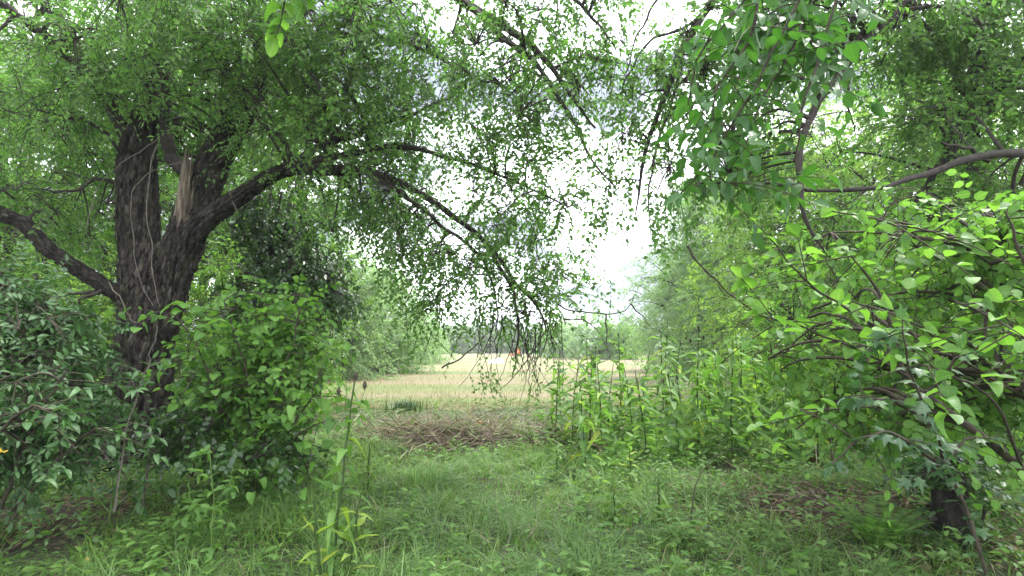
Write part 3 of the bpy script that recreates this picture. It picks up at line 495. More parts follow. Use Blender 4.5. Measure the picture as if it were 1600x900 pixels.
# right side
GR = 'trees on the right side of the field'
x, y = at(1118, 25); tree('willow_tree', 'tall pale feathery willow right of the sky gap', x, y, 9.8, 8.2, 3800, .22, 'willow', 51, lobes=26, spray=(.7, 1.3), aspect=.25, droop=.55, group=GR, base_frac=.02)
x, y = at(1080, 33); tree('willow_tree', 'lower pale willow peeping out left of the tall one', x, y, 7.5, 6.4, 1700, .26, 'willow', 52, lobes=16, spray=(.7, 1.3), aspect=.25, droop=.5, group=GR, base_frac=.02)
x, y = at(1250, 17); tree('broadleaf_tree', 'yellow green tree between the willow and the right hand bushes', x, y, 8.6, 6.5, 3000, .135, 'lime', 53, lobes=26, spray=(.5, .9), group=GR)
x, y = at(1430, 14); tree('broadleaf_tree', 'broad yellow green tree behind the leaning branch', x, y, 9.2, 8.4, 4200, .12, 'lime', 54, lobes=34, spray=(.5, .9), group=GR)
x, y = at(1600, 11); tree('broadleaf_tree', 'bright tree filling the right edge behind the hazel', x, y, 8.6, 6.5, 2600, .10, 'lime', 55, lobes=26, group=GR)
x, y = at(1330, 10); tree('hedge_shrub', 'bright low shrub behind the hazel leaves', x, y, 2.9, 4.6, 1500, .09, 'lime', 56, 'shrub', lobes=14, stems=4)
x, y = at(1500, 7.2); tree('hedge_shrub', 'shrub behind the hazel stem at lower right', x, y, 2.9, 3.4, 1300, .08, 'lime', 57, 'shrub', lobes=14, stems=4)

# slender tree standing outside the frame on the right, its boughs reach in
rb = G(6.3, 5.8); rtree = thing('leaning_tree', 'slender dark tree whose boughs lean in from the right edge', 'tree', rb)
nodes, nrad = [], []
def rlimb(pts, r0, r1, seed, mat='twig'):
    b, p, rr = limb_buf(PL(*pts) if not isinstance(pts, np.ndarray) else pts, r0, r1, seed, 9, 7); part('limb', b, M[mat], rtree); nodes.append(p); nrad.append(rr)
b, p, rr = limb_buf(np.array([rb - [0, 0, .1], rb + [.05, -.1, 1.6], rb + [-.05, -.2, 3.2], rb + [-.3, -.3, 5.2], rb + [-.6, -.6, 7.4]]), .16, .06, 4, 12); part('trunk', b, M['bark'], rtree); nodes.append(p); nrad.append(rr)
rlimb(np.vstack([[rb + [-.3, -.25, 4.9]], PL((1640, 40, 5.6), (1560, 145, 5.6), (1510, 205, 5.6), (1470, 260, 5.6), (1435, 310, 5.6), (1395, 370, 5.6))]), .10, .012, 5, 'bark')
rlimb(np.vstack([[rb + [0, -.1, 3.2]], PL((1660, 222, 5.2), (1600, 234, 5.0), (1520, 248, 4.8), (1450, 272, 4.7), (1380, 292, 4.6), (1258, 297, 4.5))]), .06, .016, 6)
rlimb([(1545, 252, 4.85), (1510, 232, 4.8), (1472, 223, 4.8)], .02, .012, 7)
rlimb(np.vstack([[rb + [-.5, -.5, 6.6]], PL((1480, -120, 5.4), (1400, 20, 5.2), (1340, 80, 5.1), (1300, 130, 5.0), (1275, 165, 4.9), (1248, 230, 4.8), (1250, 300, 4.7), (1262, 345, 4.7), (1290, 392, 4.7))]), .07, .012, 8)
rlimb([(1310, 110, 5.0), (1325, 150, 5.0), (1335, 205, 5.0)], .018, .006, 9)
rlimb(np.vstack([[rb + [-.6, -.6, 7.2]], PL((1350, -180, 5.6), (1200, -90, 5.5), (1115, 0, 5.4), (1065, 85, 5.4), (1040, 150, 5.4), (1015, 215, 5.4), (998, 290, 5.4), (992, 340, 5.3))]), .075, .007, 10)
rlimb([(1065, 85, 5.4), (1052, 150, 5.4), (1030, 230, 5.4), (1012, 290, 5.3), (1015, 350, 5.3)], .025, .005, 11)
rlimb([(1115, 0, 5.4), (1075, 40, 5.3), (1020, 60, 5.2), (985, 110, 5.1), (973, 135, 5.1), (985, 160, 5.1)], .02, .005, 12)
rlimb([(1160, -50, 5.5), (1050, -20, 5.2), (1000, 50, 5.1), (975, 120, 5.0)], .022, .005, 13)
nodes = np.concatenate(nodes); nrad = np.concatenate(nrad); lb, tb = Buf(), Buf()
roots = blob_pts([(1040, 180, 50, 110, 5.4, .5, 95), (1090, 90, 70, 90, 5.4, .6, 130), (1020, 310, 35, 40, 5.3, .3, 22), (995, 220, 35, 90, 5.3, .3, 24), (1160, 170, 90, 90, 5.4, .7, 140), (1270, 30, 120, 70, 5.3, .8, 230), (1480, 40, 140, 80, 5.4, .9, 420), (1560, 150, 80, 90, 5.6, .8, 240), (1450, 200, 90, 50, 5.4, .6, 90), (1170, 260, 60, 40, 5.2, .4, 60), (1390, 30, 60, 50, 5.2, .6, 50), (1590, 320, 90, 70, 5.4, .6, 60)], clump=8)
a2, nn = connect(tb, nodes, nrad, roots); sprays(lb, tb, roots, nrm(roots - nn) * .4 + rng.normal(size=roots.shape) * .5 + DOWN * .4, rng.uniform(.3, .55, len(roots)), 13, .082, .042, .4, .003, T4, .55, .3)
part('crown', lb, M['elm'], rtree, 'stuff'); part('branchwork', tb, M['twig'], rtree, 'stuff')

# ------------------------------------------------------------------ large leaves: one shared mesh per kind, each leaf an object
def big_leaf(name, mat, nu=7, shape='oval', fold=.12, curl=.25, wave=.0, seed=0, aspect=.5):
    r = np.random.default_rng(seed); us = np.linspace(0, 1, nu); b = Buf(); vs = []; uv = []
    for u in us:
        if shape == 'oval': w = math.sin(math.pi * u ** .85) ** .75 * (1 - .15 * u)
        elif shape == 'round': w = (math.sin(math.pi * min(1, u * 1.0) ** .62) ** .6) if u < .97 else .0
        elif shape == 'lance': w = (u / .28) ** .7 if u < .28 else (1 - (u - .28) / .72) ** .85
        w = max(w, .0) * .5
        zc = -curl * u * u + .05 * math.sin(u * 3)
        for s in (-1, 0, 1):
            vs.append((u, s * w * aspect, zc + abs(s) * (fold * w * aspect * 2 + wave * math.sin(u * 14 + s + seed)))); uv.append((u, s * w))
    fs = []
    for i in range(nu - 1):
        a = i * 3
        for j in (0, 1): fs += [(a + j, a + j + 1, a + j + 3), (a + j + 1, a + j + 4, a + j + 3)]
    b.add(vs, fs, uv); return b.mesh(name, mat, uv=True)
BL = {k: [big_leaf(k + '_leaf', M[m], 7, sh, f, c * (2.2 if sh == 'lance' else 1), w, s, asp) for s, (f, c, w) in enumerate(((.18, .22, .015), (.4, .5, .02), (.1, .12, .012), (.28, -.15, .02)))] for k, m, sh, asp in
      (('hazel', 'hazel', 'round', .78), ('cornel', 'cornel', 'oval', .52), ('elder', 'elder', 'oval', .42), ('weed', 'weed', 'lance', .42), ('yellow', 'yellowing', 'lance', .32), ('small', 'weed', 'oval', .5), ('gold', 'gold_leaf', 'oval', .55), ('dead', 'dead_leaf', 'lance', .3))}
def put_leaf(root, kind, p, d, n, size, r=rng):
    d = d / np.linalg.norm(d); s = np.cross(n, d); s /= max(np.linalg.norm(s), 1e-6); n = np.cross(d, s)
    o = bpy.data.objects.new('leaf', BL[kind][int(r.integers(len(BL[kind])))]); COL.objects.link(o); o.parent = root
    m = Matrix(((d[0], s[0], n[0]), (d[1], s[1], n[1]), (d[2], s[2], n[2]))); o.rotation_euler = m.to_euler(); o.location = Vector(p) - root.location; o.scale = (size, size * r.uniform(.85, 1.12), size)
    return o
def leaf_parts(root, lines, kind, size, step, r=rng, t0=.25, hang=.35, limit=300, pair=False, stem=None, flat=.4):
    c = 0
    for ln in lines:
        seg = np.linalg.norm(np.diff(ln, axis=0), axis=1); s = np.concatenate([[0], np.cumsum(seg)]); tot = s[-1]; q = tot * t0; side = 1
        while q <= tot and c < limit:
            p = np.array([np.interp(q, s, ln[:, k]) for k in range(3)]); e = np.array([np.interp(min(q + .03, tot), s, ln[:, k]) for k in range(3)]); w = np.array([np.interp(max(q - .03, 0), s, ln[:, k]) for k in range(3)]); t = nrm(e - w)
            sv = nrm(np.cross(t, UP + r.normal(size=3) * .35))
            for sg in ((1, -1) if pair else (side,)):
                d = .45 * t + sg * .85 * sv + r.normal(size=3) * .2 + DOWN * hang; n = UP + r.normal(size=3) * flat
                put_leaf(root, kind, p, d, n, size * r.uniform(.7, 1.2), r); c += 1
            side = -side; q += step * r.uniform(.7, 1.3)
        if c < limit and len(ln) > 1: put_leaf(root, kind, ln[-1], nrm(ln[-1] - ln[-2]) + DOWN * hang * .6 + r.normal(size=3) * .15, UP + r.normal(size=3) * flat, size, r); c += 1
    return c
def stems_from(root, lines, r0, r1, mat, seed=0, sides=6, name='stem', amp=.02, n=6):
    o = []
    for k, l in enumerate(lines):
        b, p, _ = limb_buf(l, r0, r1, seed + k, sides, n, amp); part(name, b, M[mat], root); o.append(p)
    return o
def side_twigs(lines, n, L, r, out=.6, droop=.3):
    res = []
    for _ in range(n):
        l = lines[int(r.integers(len(lines)))]; i = int(r.integers(int(len(l) * .2), len(l))); p = l[i]; d = nrm(r.normal(size=3) * np.array([1, .8, .45]) + UP * .05); ln = L * r.uniform(.6, 1.3); t = np.linspace(0, 1, 6)[:, None]
        res.append(p + d * ln * t + DOWN * droop * ln * t ** 2)
    return res

# overhanging cornel branch, upper right, near the camera
ob = thing('overhanging_branch', 'near branch with large pointed leaves hanging in from the top edge', 'branch', P(1290, -80, 2.2))
r1 = np.random.default_rng(71)
L1 = stems_from(ob, [PL((1290, -80, 2.2), (1220, 60, 2.15), (1150, 180, 2.1), (1100, 265, 2.1), (1058, 308, 2.1)), PL((1330, -80, 2.3), (1290, 60, 2.25), (1255, 170, 2.2), (1244, 240, 2.2), (1248, 296, 2.2)), PL((1220, -80, 2.2), (1150, 20, 2.1), (1090, 90, 2.1), (1075, 165, 2.1)), PL((1248, 290, 2.2), (1180, 288, 2.15), (1120, 284, 2.1), (1072, 292, 2.1)), PL((1290, -60, 2.4), (1235, 80, 2.3), (1195, 150, 2.3), (1165, 225, 2.2)), PL((1200, -60, 2.0), (1170, 60, 2.0), (1125, 130, 2.0), (1110, 215, 2.0))], .008, .003, 'brown_stem', 1, amp=.012)
tw = side_twigs([l[:int(len(l) * .75)] for l in L1 if True], 50, .3, r1); b = Buf()
for t in tw: tubes(b, t[None], np.linspace(.003, .0015, 6)[None], 4)
part('twig', b, M['brown_stem'], ob, 'stuff'); leaf_parts(ob, [l for l in L1] + tw, 'cornel', .088, .058, r1, .1, .4, 300)
lb, tb = Buf(), Buf(); rs = blob_pts([(1180, 60, 120, 80, 2.5, .2, 24), (1260, 10, 130, 50, 2.6, .2, 22), (1130, 190, 60, 70, 2.4, .12, 9), (1300, 90, 60, 60, 2.5, .15, 10)], r1); nd = np.concatenate(L1); connect(tb, nd, np.full(len(nd), .006), rs, 5, r1)
sprays(lb, tb, rs, r1.normal(size=rs.shape) * .6 + DOWN * .7, r1.uniform(.12, .25, len(rs)), 7, .095, .05, .2, .002, T8, .5, .4, r1); part('foliage', lb, M['cornel'], ob, 'stuff', uv=True); part('branchwork', tb, M['brown_stem'], ob, 'stuff')
ob2 = thing('overhanging_branch', 'pale lit spray of broad leaves at the top edge above the old tree', 'branch', P(440, -60, 2.6)); r1 = np.random.default_rng(72)
L2 = stems_from(ob2, [PL((440, -60, 2.6), (445, -10, 2.5), (440, 30, 2.5), (430, 60, 2.5)), PL((470, -60, 2.6), (475, -10, 2.5), (490, 40, 2.5))], .006, .002, 'brown_stem', 4, amp=.01); leaf_parts(ob2, L2, 'hazel', .10, .03, r1, .1, .3, 30)

# hazel shrub on the right with big leaves
hz = thing('hazel_shrub', 'large hazel shrub with broad bright leaves filling the right side', 'shrub', G(3.2, 2.6)); r1 = np.random.default_rng(73)
H = [PL((1740, 900, 2.7), (1600, 738, 2.7), (1500, 655, 2.7), (1420, 590, 2.7), (1398, 530, 2.7), (1370, 455, 2.7), (1330, 400, 2.6)), PL((1740, 800, 3.0), (1600, 620, 3.0), (1540, 560, 3), (1545, 480, 3), (1560, 400, 3)), PL((1420, 590, 2.7), (1340, 545, 2.6), (1260, 515, 2.5), (1185, 492, 2.5)), PL((1398, 530, 2.7), (1320, 480, 2.6), (1250, 430, 2.5), (1210, 380, 2.5)),
     PL((1600, 620, 3.0), (1500, 560, 2.8), (1420, 500, 2.6), (1330, 470, 2.5)), PL((1500, 655, 2.7), (1400, 630, 2.7), (1320, 640, 2.6), (1250, 640, 2.6)), PL((1560, 420, 3), (1480, 370, 2.7), (1400, 350, 2.6), (1300, 330, 2.5)), PL((1740, 700, 2.4), (1640, 500, 2.4), (1600, 400, 2.4), (1570, 330, 2.4)), PL((1600, 738, 2.7), (1560, 640, 2.4), (1500, 590, 2.3), (1440, 570, 2.3)), PL((1640, 560, 2.4), (1560, 500, 2.3), (1490, 470, 2.3))]
HP = []
for k, l in enumerate(H): HP += stems_from(hz, [l], (.026, .018, .007, .007, .008, .007, .007, .014, .008, .006, .007)[k], .004, 'brown_stem', 20 + k, amp=.015)
tw = side_twigs(HP, 90, .38, r1, droop=.15); tw = [t for t in tw if proj(t[-1:])[1][0] < 715 - max(0, proj(t[-1:])[0][0] - 1400) * .1][:64]; b = Buf()
for t in tw: tubes(b, t[None], np.linspace(.004, .0018, 6)[None], 4)
leaf_parts(hz, HP[2:7] + tw, 'hazel', .078, .09, r1, .2, .12, 300, flat=.45)
nodes = np.concatenate(HP); lb = Buf(); roots = blob_pts([(1480, 470, 140, 130, 3.6, .7, 150), (1360, 560, 100, 100, 3.4, .6, 80), (1550, 590, 90, 90, 3.3, .6, 130), (1560, 400, 90, 90, 3.0, .5, 110), (1390, 650, 110, 40, 3.2, .5, 60), (1340, 420, 90, 90, 3.3, .5, 50), (1240, 560, 60, 60, 3.5, .4, 20), (1470, 340, 130, 60, 3.4, .5, 35)])
connect(b, nodes, np.full(len(nodes), .02), roots, 8); sprays(lb, b, roots, r1.normal(size=roots.shape) + DOWN * .2, r1.uniform(.2, .45, len(roots)), 9, .066, .052, .2, .003, T8, .6, .3)
part('twig', b, M['brown_stem'], hz, 'stuff'); part('foliage', lb, M['hazel'], hz, 'stuff', uv=True)

# maple sapling with dark lobed leaves in front of the hazel
def lobed(name, mat, seed):
    r = np.random.default_rng(seed); pts = []
    for k, (a, l) in enumerate(((-150, .30), (-112, .55), (-84, .36), (-52, .78), (-24, .46), (0, 1.0), (24, .46), (52, .78), (84, .36), (112, .55), (150, .30))):
        a = R(a); l *= r.uniform(.92, 1.08); pts.append((.3 + .62 * l * math.cos(a), .62 * l * math.sin(a), -.16 * l * l + r.uniform(-.03, .03)))
    b = Buf(); vs = [(0.0, 0, 0), (.3, 0, .03)] + pts; f = [(1, 2 + i, 3 + i) for i in range(10)] + [(1, 0, 2), (1, 12, 0)]; b.add(vs, f, [(v[0], v[1]) for v in vs]); return b.mesh(name, mat, uv=True)
M['maple'] = leaf_mat('maple_leaf', [(.02, .06, .024), (.032, .085, .03), (.045, .11, .034)], trans=.3, rough=.4, spec=.5, veins=True)
BL['maple'] = [lobed('maple_leaf', M['maple'], k) for k in range(3)]
mp_ = thing('maple_sapling', 'maple sapling with dark lobed leaves in front of the hazel', 'sapling', G(P(1560, 540, 2.4)[0], 2.4)); r1 = np.random.default_rng(79); q = np.array(mp_.location); dm = q[1]
MPs = stems_from(mp_, [np.vstack([[q], PL((1520, 820, dm), (1480, 730, dm), (1450, 660, dm - .1), (1420, 560, dm - .2), (1410, 500, dm - .2))]), PL((1460, 720, dm), (1400, 680, dm - .2), (1340, 690, dm - .2), (1300, 725, dm - .2)), PL((1450, 660, dm), (1390, 625, dm - .1), (1320, 620, dm - .2)), PL((1440, 620, dm), (1490, 570, dm - .1), (1530, 540, dm - .2)), PL((1465, 730, dm), (1510, 690, dm), (1560, 680, dm))], .009, .003, 'brown_stem', 130, amp=.015)
tw = side_twigs(MPs, 16, .16, r1, droop=.2); b = Buf()
for t in tw: tubes(b, t[None], np.linspace(.003, .0015, 6)[None], 4)
part('twig', b, M['brown_stem'], mp_, 'stuff'); leaf_parts(mp_, MPs + tw, 'maple', .082, .07, r1, .3, .35, 130, True, flat=.35)

# bluish elder-like bush on the left
el = thing('elder_bush', 'dense dark bluish green bush at the lower left edge', 'bush', G(-3.6, 3.5)); r1 = np.random.default_rng(74); c = np.array(el.location)
E = [PL((-60, 800, 3.6), (-20, 650, 3.7), (30, 540, 3.8), (60, 470, 3.8)), PL((0, 800, 3.5), (40, 690, 3.5), (80, 620, 3.5), (105, 575, 3.5)), PL((20, 810, 3.6), (70, 740, 3.6), (120, 690, 3.6), (150, 670, 3.6)), PL((-100, 780, 3.4), (-80, 600, 3.6), (-40, 480, 3.8), (0, 430, 3.9)), PL((-60, 800, 3.2), (-10, 700, 3.2), (40, 640, 3.1), (90, 640, 3.1)), PL((20, 800, 3.9), (80, 620, 4.1), (100, 530, 4.2), (110, 480, 4.2))]
EP = stems_from(el, E, .014, .005, 'brown_stem', 40, amp=.02); tw = side_twigs(EP, 52, .35, r1, droop=.25); b = Buf()
for t in tw: tubes(b, t[None], np.linspace(.004, .0018, 6)[None], 4)
leaf_parts(el, tw + EP, 'elder', .092, .10, r1, .3, .3, 300, pair=True)
nodes = np.concatenate(EP); lb = Buf(); roots = blob_pts([(25, 560, 120, 120, 4.0, .6, 380), (0, 490, 100, 70, 4.1, .5, 220), (80, 660, 80, 70, 4.0, .5, 190), (10, 680, 110, 70, 3.7, .5, 200), (-10, 640, 100, 100, 3.5, .4, 130)])
connect(b, nodes, np.full(len(nodes), .012), roots, 8); sprays(lb, b, roots, r1.normal(size=roots.shape) + DOWN * .1, r1.uniform(.22, .42, len(roots)), 13, .07, .028, .25, .003, T8, .45, .3)
part('twig', b, M['brown_stem'], el, 'stuff'); part('foliage', lb, M['elder'], el, 'stuff', uv=True)

# bright hazel bush left of centre
hb = thing('hazel_bush', 'bright green bush right of the old trunk, beside the clearing', 'bush', ground_px(400, 735)); r1 = np.random.default_rng(75)
E = [PL((400, 735, 5.2), (430, 620, 5.1), (455, 540, 5.0), (470, 480, 5.0)), PL((395, 735, 5.2), (390, 620, 5.1), (370, 530, 5.0), (350, 470, 5.0)), PL((410, 735, 5.2), (460, 660, 5.0), (490, 610, 4.9), (505, 570, 4.9)), PL((390, 735, 5.2), (345, 650, 5.1), (320, 570, 5.0), (280, 500, 4.9), (235, 485, 4.8)), PL((400, 735, 5.3), (415, 600, 5.4), (420, 520, 5.4), (410, 460, 5.4)), PL((410, 735, 5.2), (470, 680, 4.8), (500, 660, 4.7))]
EP = stems_from(hb, E, .014, .004, 'brown_stem', 60, amp=.03); tw = side_twigs(EP, 60, .48, r1, droop=.25); b = Buf()
for t in tw: tubes(b, t[None], np.linspace(.004, .0018, 6)[None], 4)
leaf_parts(hb, tw + EP, 'hazel', .105, .12, r1, .3, .3, 300)
nodes = np.concatenate(EP); lb = Buf(); roots = blob_pts([(400, 550, 120, 110, 5.5, .6, 110), (455, 590, 65, 90, 5.3, .4, 70), (375, 620, 70, 80, 5.4, .5, 110), (425, 490, 85, 50, 5.5, .5, 50), (470, 520, 50, 70, 5.4, .4, 40), (335, 620, 45, 70, 5.5, .4, 60), (420, 680, 60, 40, 5.2, .4, 50)])
connect(b, nodes, np.full(len(nodes), .012), roots, 8); sprays(lb, b, roots, r1.normal(size=roots.shape), r1.uniform(.22, .42, len(roots)), 9, .085, .06, .2, .003, T8, .45, .3)
part('twig', b, M['brown_stem'], hb, 'stuff'); part('foliage', lb, M['hazel'], hb, 'stuff', uv=True)

# smaller shrubs of other kinds growing in and around the big ones
def small_shrub(name, label, base, lines, blobs, mat, ll, lw, seed, cat='shrub', nl=9, spray=(.18, .4), tpl=T8, dr=.2):
    r = np.random.default_rng(seed); rt = thing(name, label, cat, base); sp_ = stems_from(rt, lines, .009, .003, 'brown_stem', seed, amp=.03); nd = np.concatenate(sp_); lb, tb = Buf(), Buf(); rs = blob_pts(blobs, r); rs[:, 2] = np.maximum(rs[:, 2], gz(rs[:, 0], rs[:, 1]) + .05)
    connect(tb, nd, np.full(len(nd), .008), rs, 7, r); sprays(lb, tb, rs, r.normal(size=rs.shape) * .8 + UP * .1, r.uniform(*spray, len(rs)), nl, ll, lw, dr, .0025, tpl, .5, .25, r); part('foliage', lb, M[mat], rt, 'stuff', uv=True); part('branchwork', tb, M['twig'], rt, 'stuff'); return rt
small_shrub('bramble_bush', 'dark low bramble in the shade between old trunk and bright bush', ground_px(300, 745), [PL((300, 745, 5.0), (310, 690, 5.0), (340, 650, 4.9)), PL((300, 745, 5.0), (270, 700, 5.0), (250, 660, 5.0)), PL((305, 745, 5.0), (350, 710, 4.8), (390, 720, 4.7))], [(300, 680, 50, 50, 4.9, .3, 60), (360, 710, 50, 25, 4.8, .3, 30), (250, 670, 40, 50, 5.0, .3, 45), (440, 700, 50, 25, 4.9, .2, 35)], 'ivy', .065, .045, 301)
small_shrub('privet_shrub', 'finer leaved mid green shrub rising behind the hazel', G(P(1400, 540, 6.0)[0], 6.0), [PL((1400, 760, 6.0), (1380, 560, 6.0), (1340, 420, 6.0), (1310, 330, 6.0)), PL((1405, 760, 6.0), (1440, 560, 6.0), (1470, 400, 6.0), (1500, 290, 6.0)), PL((1400, 760, 6.0), (1300, 600, 6.1), (1240, 500, 6.1))], [(1320, 380, 100, 80, 6.0, .5, 120), (1450, 330, 110, 80, 6.1, .5, 140), (1540, 300, 80, 90, 6.1, .5, 110), (1240, 470, 70, 80, 6.1, .4, 70), (1380, 480, 110, 90, 6.1, .5, 100)], 'elm', .08, .04, 302, nl=13, spray=(.25, .5), tpl=T4)
small_shrub('dogwood_shrub', 'low shrub with yellow green leaves at the right end of the tall weeds', G(P(1300, 540, 5.6)[0], 5.6), [PL((1300, 720, 5.6), (1290, 640, 5.6), (1270, 570, 5.6)), PL((1300, 720, 5.6), (1330, 640, 5.6), (1370, 590, 5.6))], [(1300, 620, 80, 60, 5.6, .5, 110), (1370, 600, 60, 50, 5.6, .4, 60)], 'lime', .085, .05, 303)
small_shrub('nettle_patch', 'patch of mid green nettles at the foot of the bright bush', ground_px(470, 755), [PL((465, 755, 5.9), (462, 720, 5.9)), PL((475, 757, 5.9), (480, 715, 5.9)), PL((430, 765, 5.6), (428, 730, 5.6))], [(460, 730, 55, 20, 5.7, .3, 60), (400, 750, 60, 22, 5.2, .3, 55)], 'weed', .07, .035, 304, 'nettles', 11, (.15, .3))

# saplings in the left foreground
def sapling(name, label, base, lines, kind, size, step, mat, r0, seed, ntw, cat='sapling', tl=.22, pair=True, t0=.35, limit=90, group=None):
    r = np.random.default_rng(seed); rt = thing(name, label, cat, base, group); lp = stems_from(rt, lines, r0, .003, mat, seed, amp=.015); tw = side_twigs(lp, ntw, tl, r, droop=.1) if ntw else []
    if tw:
        b = Buf()
        for t in tw: tubes(b, t[None], np.linspace(.003, .0015, 6)[None], 4)
        part('twig', b, M[mat], rt, 'stuff')
    if kind: leaf_parts(rt, tw + [l[len(l) // 2:] for l in lp], kind, size, step, r, t0, .25, limit, pair)
    return rt
q = ground_px(225, 800); d = q[1]
sapling('sapling', 'half bare sapling with pale forked stems before the dark trunk', q, [PL((222, 800, d), (230, 740, d), (245, 690, d), (268, 640, d + .05), (295, 600, d + .1), (310, 570, d + .1)), PL((232, 735, d), (262, 715, d), (295, 690, d), (320, 672, d)), PL((245, 690, d), (225, 660, d), (205, 640, d - .05)), PL((222, 790, d), (190, 740, d), (165, 710, d), (148, 695, d))], 'elder', .07, .07, 'grey_stem', .012, 81, 10, t0=.5)
q = ground_px(170, 820); d = q[1]
sapling('sapling', 'small sapling with broad pale green leaves at lower left', q, [PL((170, 820, d), (175, 770, d), (180, 740, d), (185, 715, d)), PL((172, 800, d), (140, 765, d), (120, 750, d)), PL((172, 800, d), (205, 770, d), (225, 755, d))], 'elder', .10, .05, 'green_stem', .008, 82, 5, t0=.2)
q = ground_px(195, 740); d = 4.0
sapling('sapling', 'thin bare stem rising among dark leaves left of the trunk base', G(P(185, 540, d)[0], d), [PL((178, 800, d), (190, 720, d), (205, 650, d), (222, 590, d), (238, 560, d))], 'elder', .08, .09, 'grey_stem', .008, 83, 8, t0=.3)
GW = 'leafy weeds at lower left'
for k, (px, py, h, lab) in enumerate(((330, 880, .85, 'slim upright weed left of the grass, tallest at lower left'), (345, 850, .62, 'slim weed close behind the tallest lower left weed'), (300, 860, .55, 'short leafy weed at the left border of the grass'), (375, 800, .6, 'leafy weed at the foot of the bright bush'), (410, 770, .5, 'low leafy weed between bright bush and grass'), (270, 820, .5, 'weed growing between the two pale saplings'), (345, 770, .6, 'weed in shade under the bright bush'))):
    q = ground_px(px, py); t = np.array([0, .35, .7, 1.])[:, None]; l = q + UP * h * t + np.array([.05, .02, 0]) * t ** 2 * (1 if k % 2 else -1)
    sapling('leafy_weed', lab, q, [l], 'small', .075, .035, 'green_stem', .005, 90 + k, 7, 'weed', .12, True, .25, 46, GW)

# ------------------------------------------------------------------ tall paired-leaf weeds in front of the field
def teasel(label, base, h, seed, kind='weed', head=False, leaf=.2, lean=(0, 0), group='tall weeds along the field edge', pairs=None, yel=.12, name='tall_weed', branch=True):
    r = np.random.default_rng(seed); rt = thing(name, label, 'weed', base, group); t = np.linspace(0, 1, 5)[:, None]; line = base + UP * h * t + np.array([lean[0], lean[1], 0]) * t ** 1.6 * h - UP * .02
    p = stems_from(rt, [line], .011, .0055, 'weed_stem', seed, 6, amp=.012)[0]; n = pairs or max(5, int(h / .085)); a0 = r.uniform(0, 3.14)
    for k in range(n):
        f = .1 + .86 * k / n; i = f * (len(p) - 1); q = p[int(i)]; a = a0 + k * 1.57 + r.uniform(-.3, .3); sz = leaf * (1.1 - .45 * f) * r.uniform(.8, 1.15)
        for s in (0, math.pi):
            if r.uniform() < .07: continue
            d = np.array([math.cos(a + s), math.sin(a + s), r.uniform(-.35, .5)]); put_leaf(rt, 'dead' if f < .22 and r.uniform() < .35 else (kind if r.uniform() > yel * (2.4 if f < .4 else .7) else 'yellow'), q, d, np.array([0, 0, 1.]) + r.normal(size=3) * .25, sz, r)
    if head:
        tops = [(p[-1], nrm(p[-1] - p[-2]))]
        if branch:
            for s in (-1, 1):
                q = p[int(len(p) * .8)]; e = q + np.array([s * .09, .02, .14 + .02 * s]); b, _, _ = limb_buf(np.array([q, q + (e - q) * .5 + [s * .02, 0, -.02], e]), .003, .002, seed + s, 4, 4, .002); part('side_stem', b, M['green_stem'], rt); tops.append((e, UP))
        for q, dd in tops:
            b = Buf(); zz = np.linspace(0, 1, 7); rad = .014 * np.sin(np.pi * np.clip(zz, .06, .97)) ** .6; tubes(b, (q + np.outer(zz, dd) * .06)[None], rad[None], 7); sp = q + dd * .02 + nrm(r.normal(size=(26, 3))) * .012; leaves(b, sp, sp - (q + dd * .02), r.normal(size=(26, 3)), .018, .004, T4); part('seed_head', b, M['brown_stem'], rt)
    return rt
ORD = ['first', 'second', 'third', 'fourth', 'fifth', 'sixth', 'seventh', 'eighth', 'ninth', 'tenth', 'eleventh', 'twelfth', 'thirteenth', 'fourteenth', 'fifteenth', 'sixteenth', 'seventeenth', 'eighteenth', 'nineteenth', 'twentieth', 'twenty-first', 'twenty-second']
r5 = np.random.default_rng(15); sd_ = 200
for row, (d, pxs, h0) in enumerate(((7.0, np.linspace(915, 1280, 16), 1.6), (8.4, np.linspace(875, 1300, 21), 1.8), (10.0, np.linspace(862, 1260, 21), 1.95))):
    nm = ('front', 'middle', 'back')[row]
    pxs = [p for p in pxs if r5.uniform() > (.42 if p < 1040 else .12)]
    for k, px in enumerate(pxs):
        px = px + r5.uniform(-14, 14); dd = d + r5.uniform(-.45, .45); q = P(px, 540, dd); h = h0 * r5.uniform(.58, 1.14) * (1.0 if px > 960 else .86); hd = r5.uniform() < .3; sd_ += 1
        teasel(f'{"seed headed" if hd else "leafy"} tall paired leaf weed, {ORD[k]} from left in the {nm} row', G(q[0], dd), h, sd_, head=hd, leaf=(.30, .32, .33)[row], lean=(r5.uniform(-.12, .12), r5.uniform(-.1, .1)))
lb, tb = Buf(), Buf(); m = 280; rr_ = np.random.default_rng(16); y = rr_.uniform(6.3, 12.5, m); px = rr_.normal(1090, 130, m); x = (px - 800) / FPX * y; z = gz(x, y)
sprays(lb, tb, np.stack([x, y, z], 1), np.stack([rr_.normal(0, .2, m), rr_.normal(0, .2, m), np.ones(m)], 1), rr_.uniform(.25, .8, m) * np.clip((px - 820) / 230, .3, 1.35), 9, .17, .055, .02, .005, T8, .55, .25, rr_)
o = link('undergrowth', lb.mesh('undergrowth', M['weed'], uv=True)); tag(o, 'mass of lower leafy weeds between the tall ones at the field edge', 'weeds', kind='stuff'); o2 = link('weed_stems', tb.mesh('weed_stems', M['green_stem']), o); o2['kind'] = 'stuff'
q = ground_px(520, 905); teasel('tall seedheaded teasel standing alone in the foreground grass', q, 1.36, 190, 'weed', True, .22, (.05, .08), None, 12, .22, 'teasel')
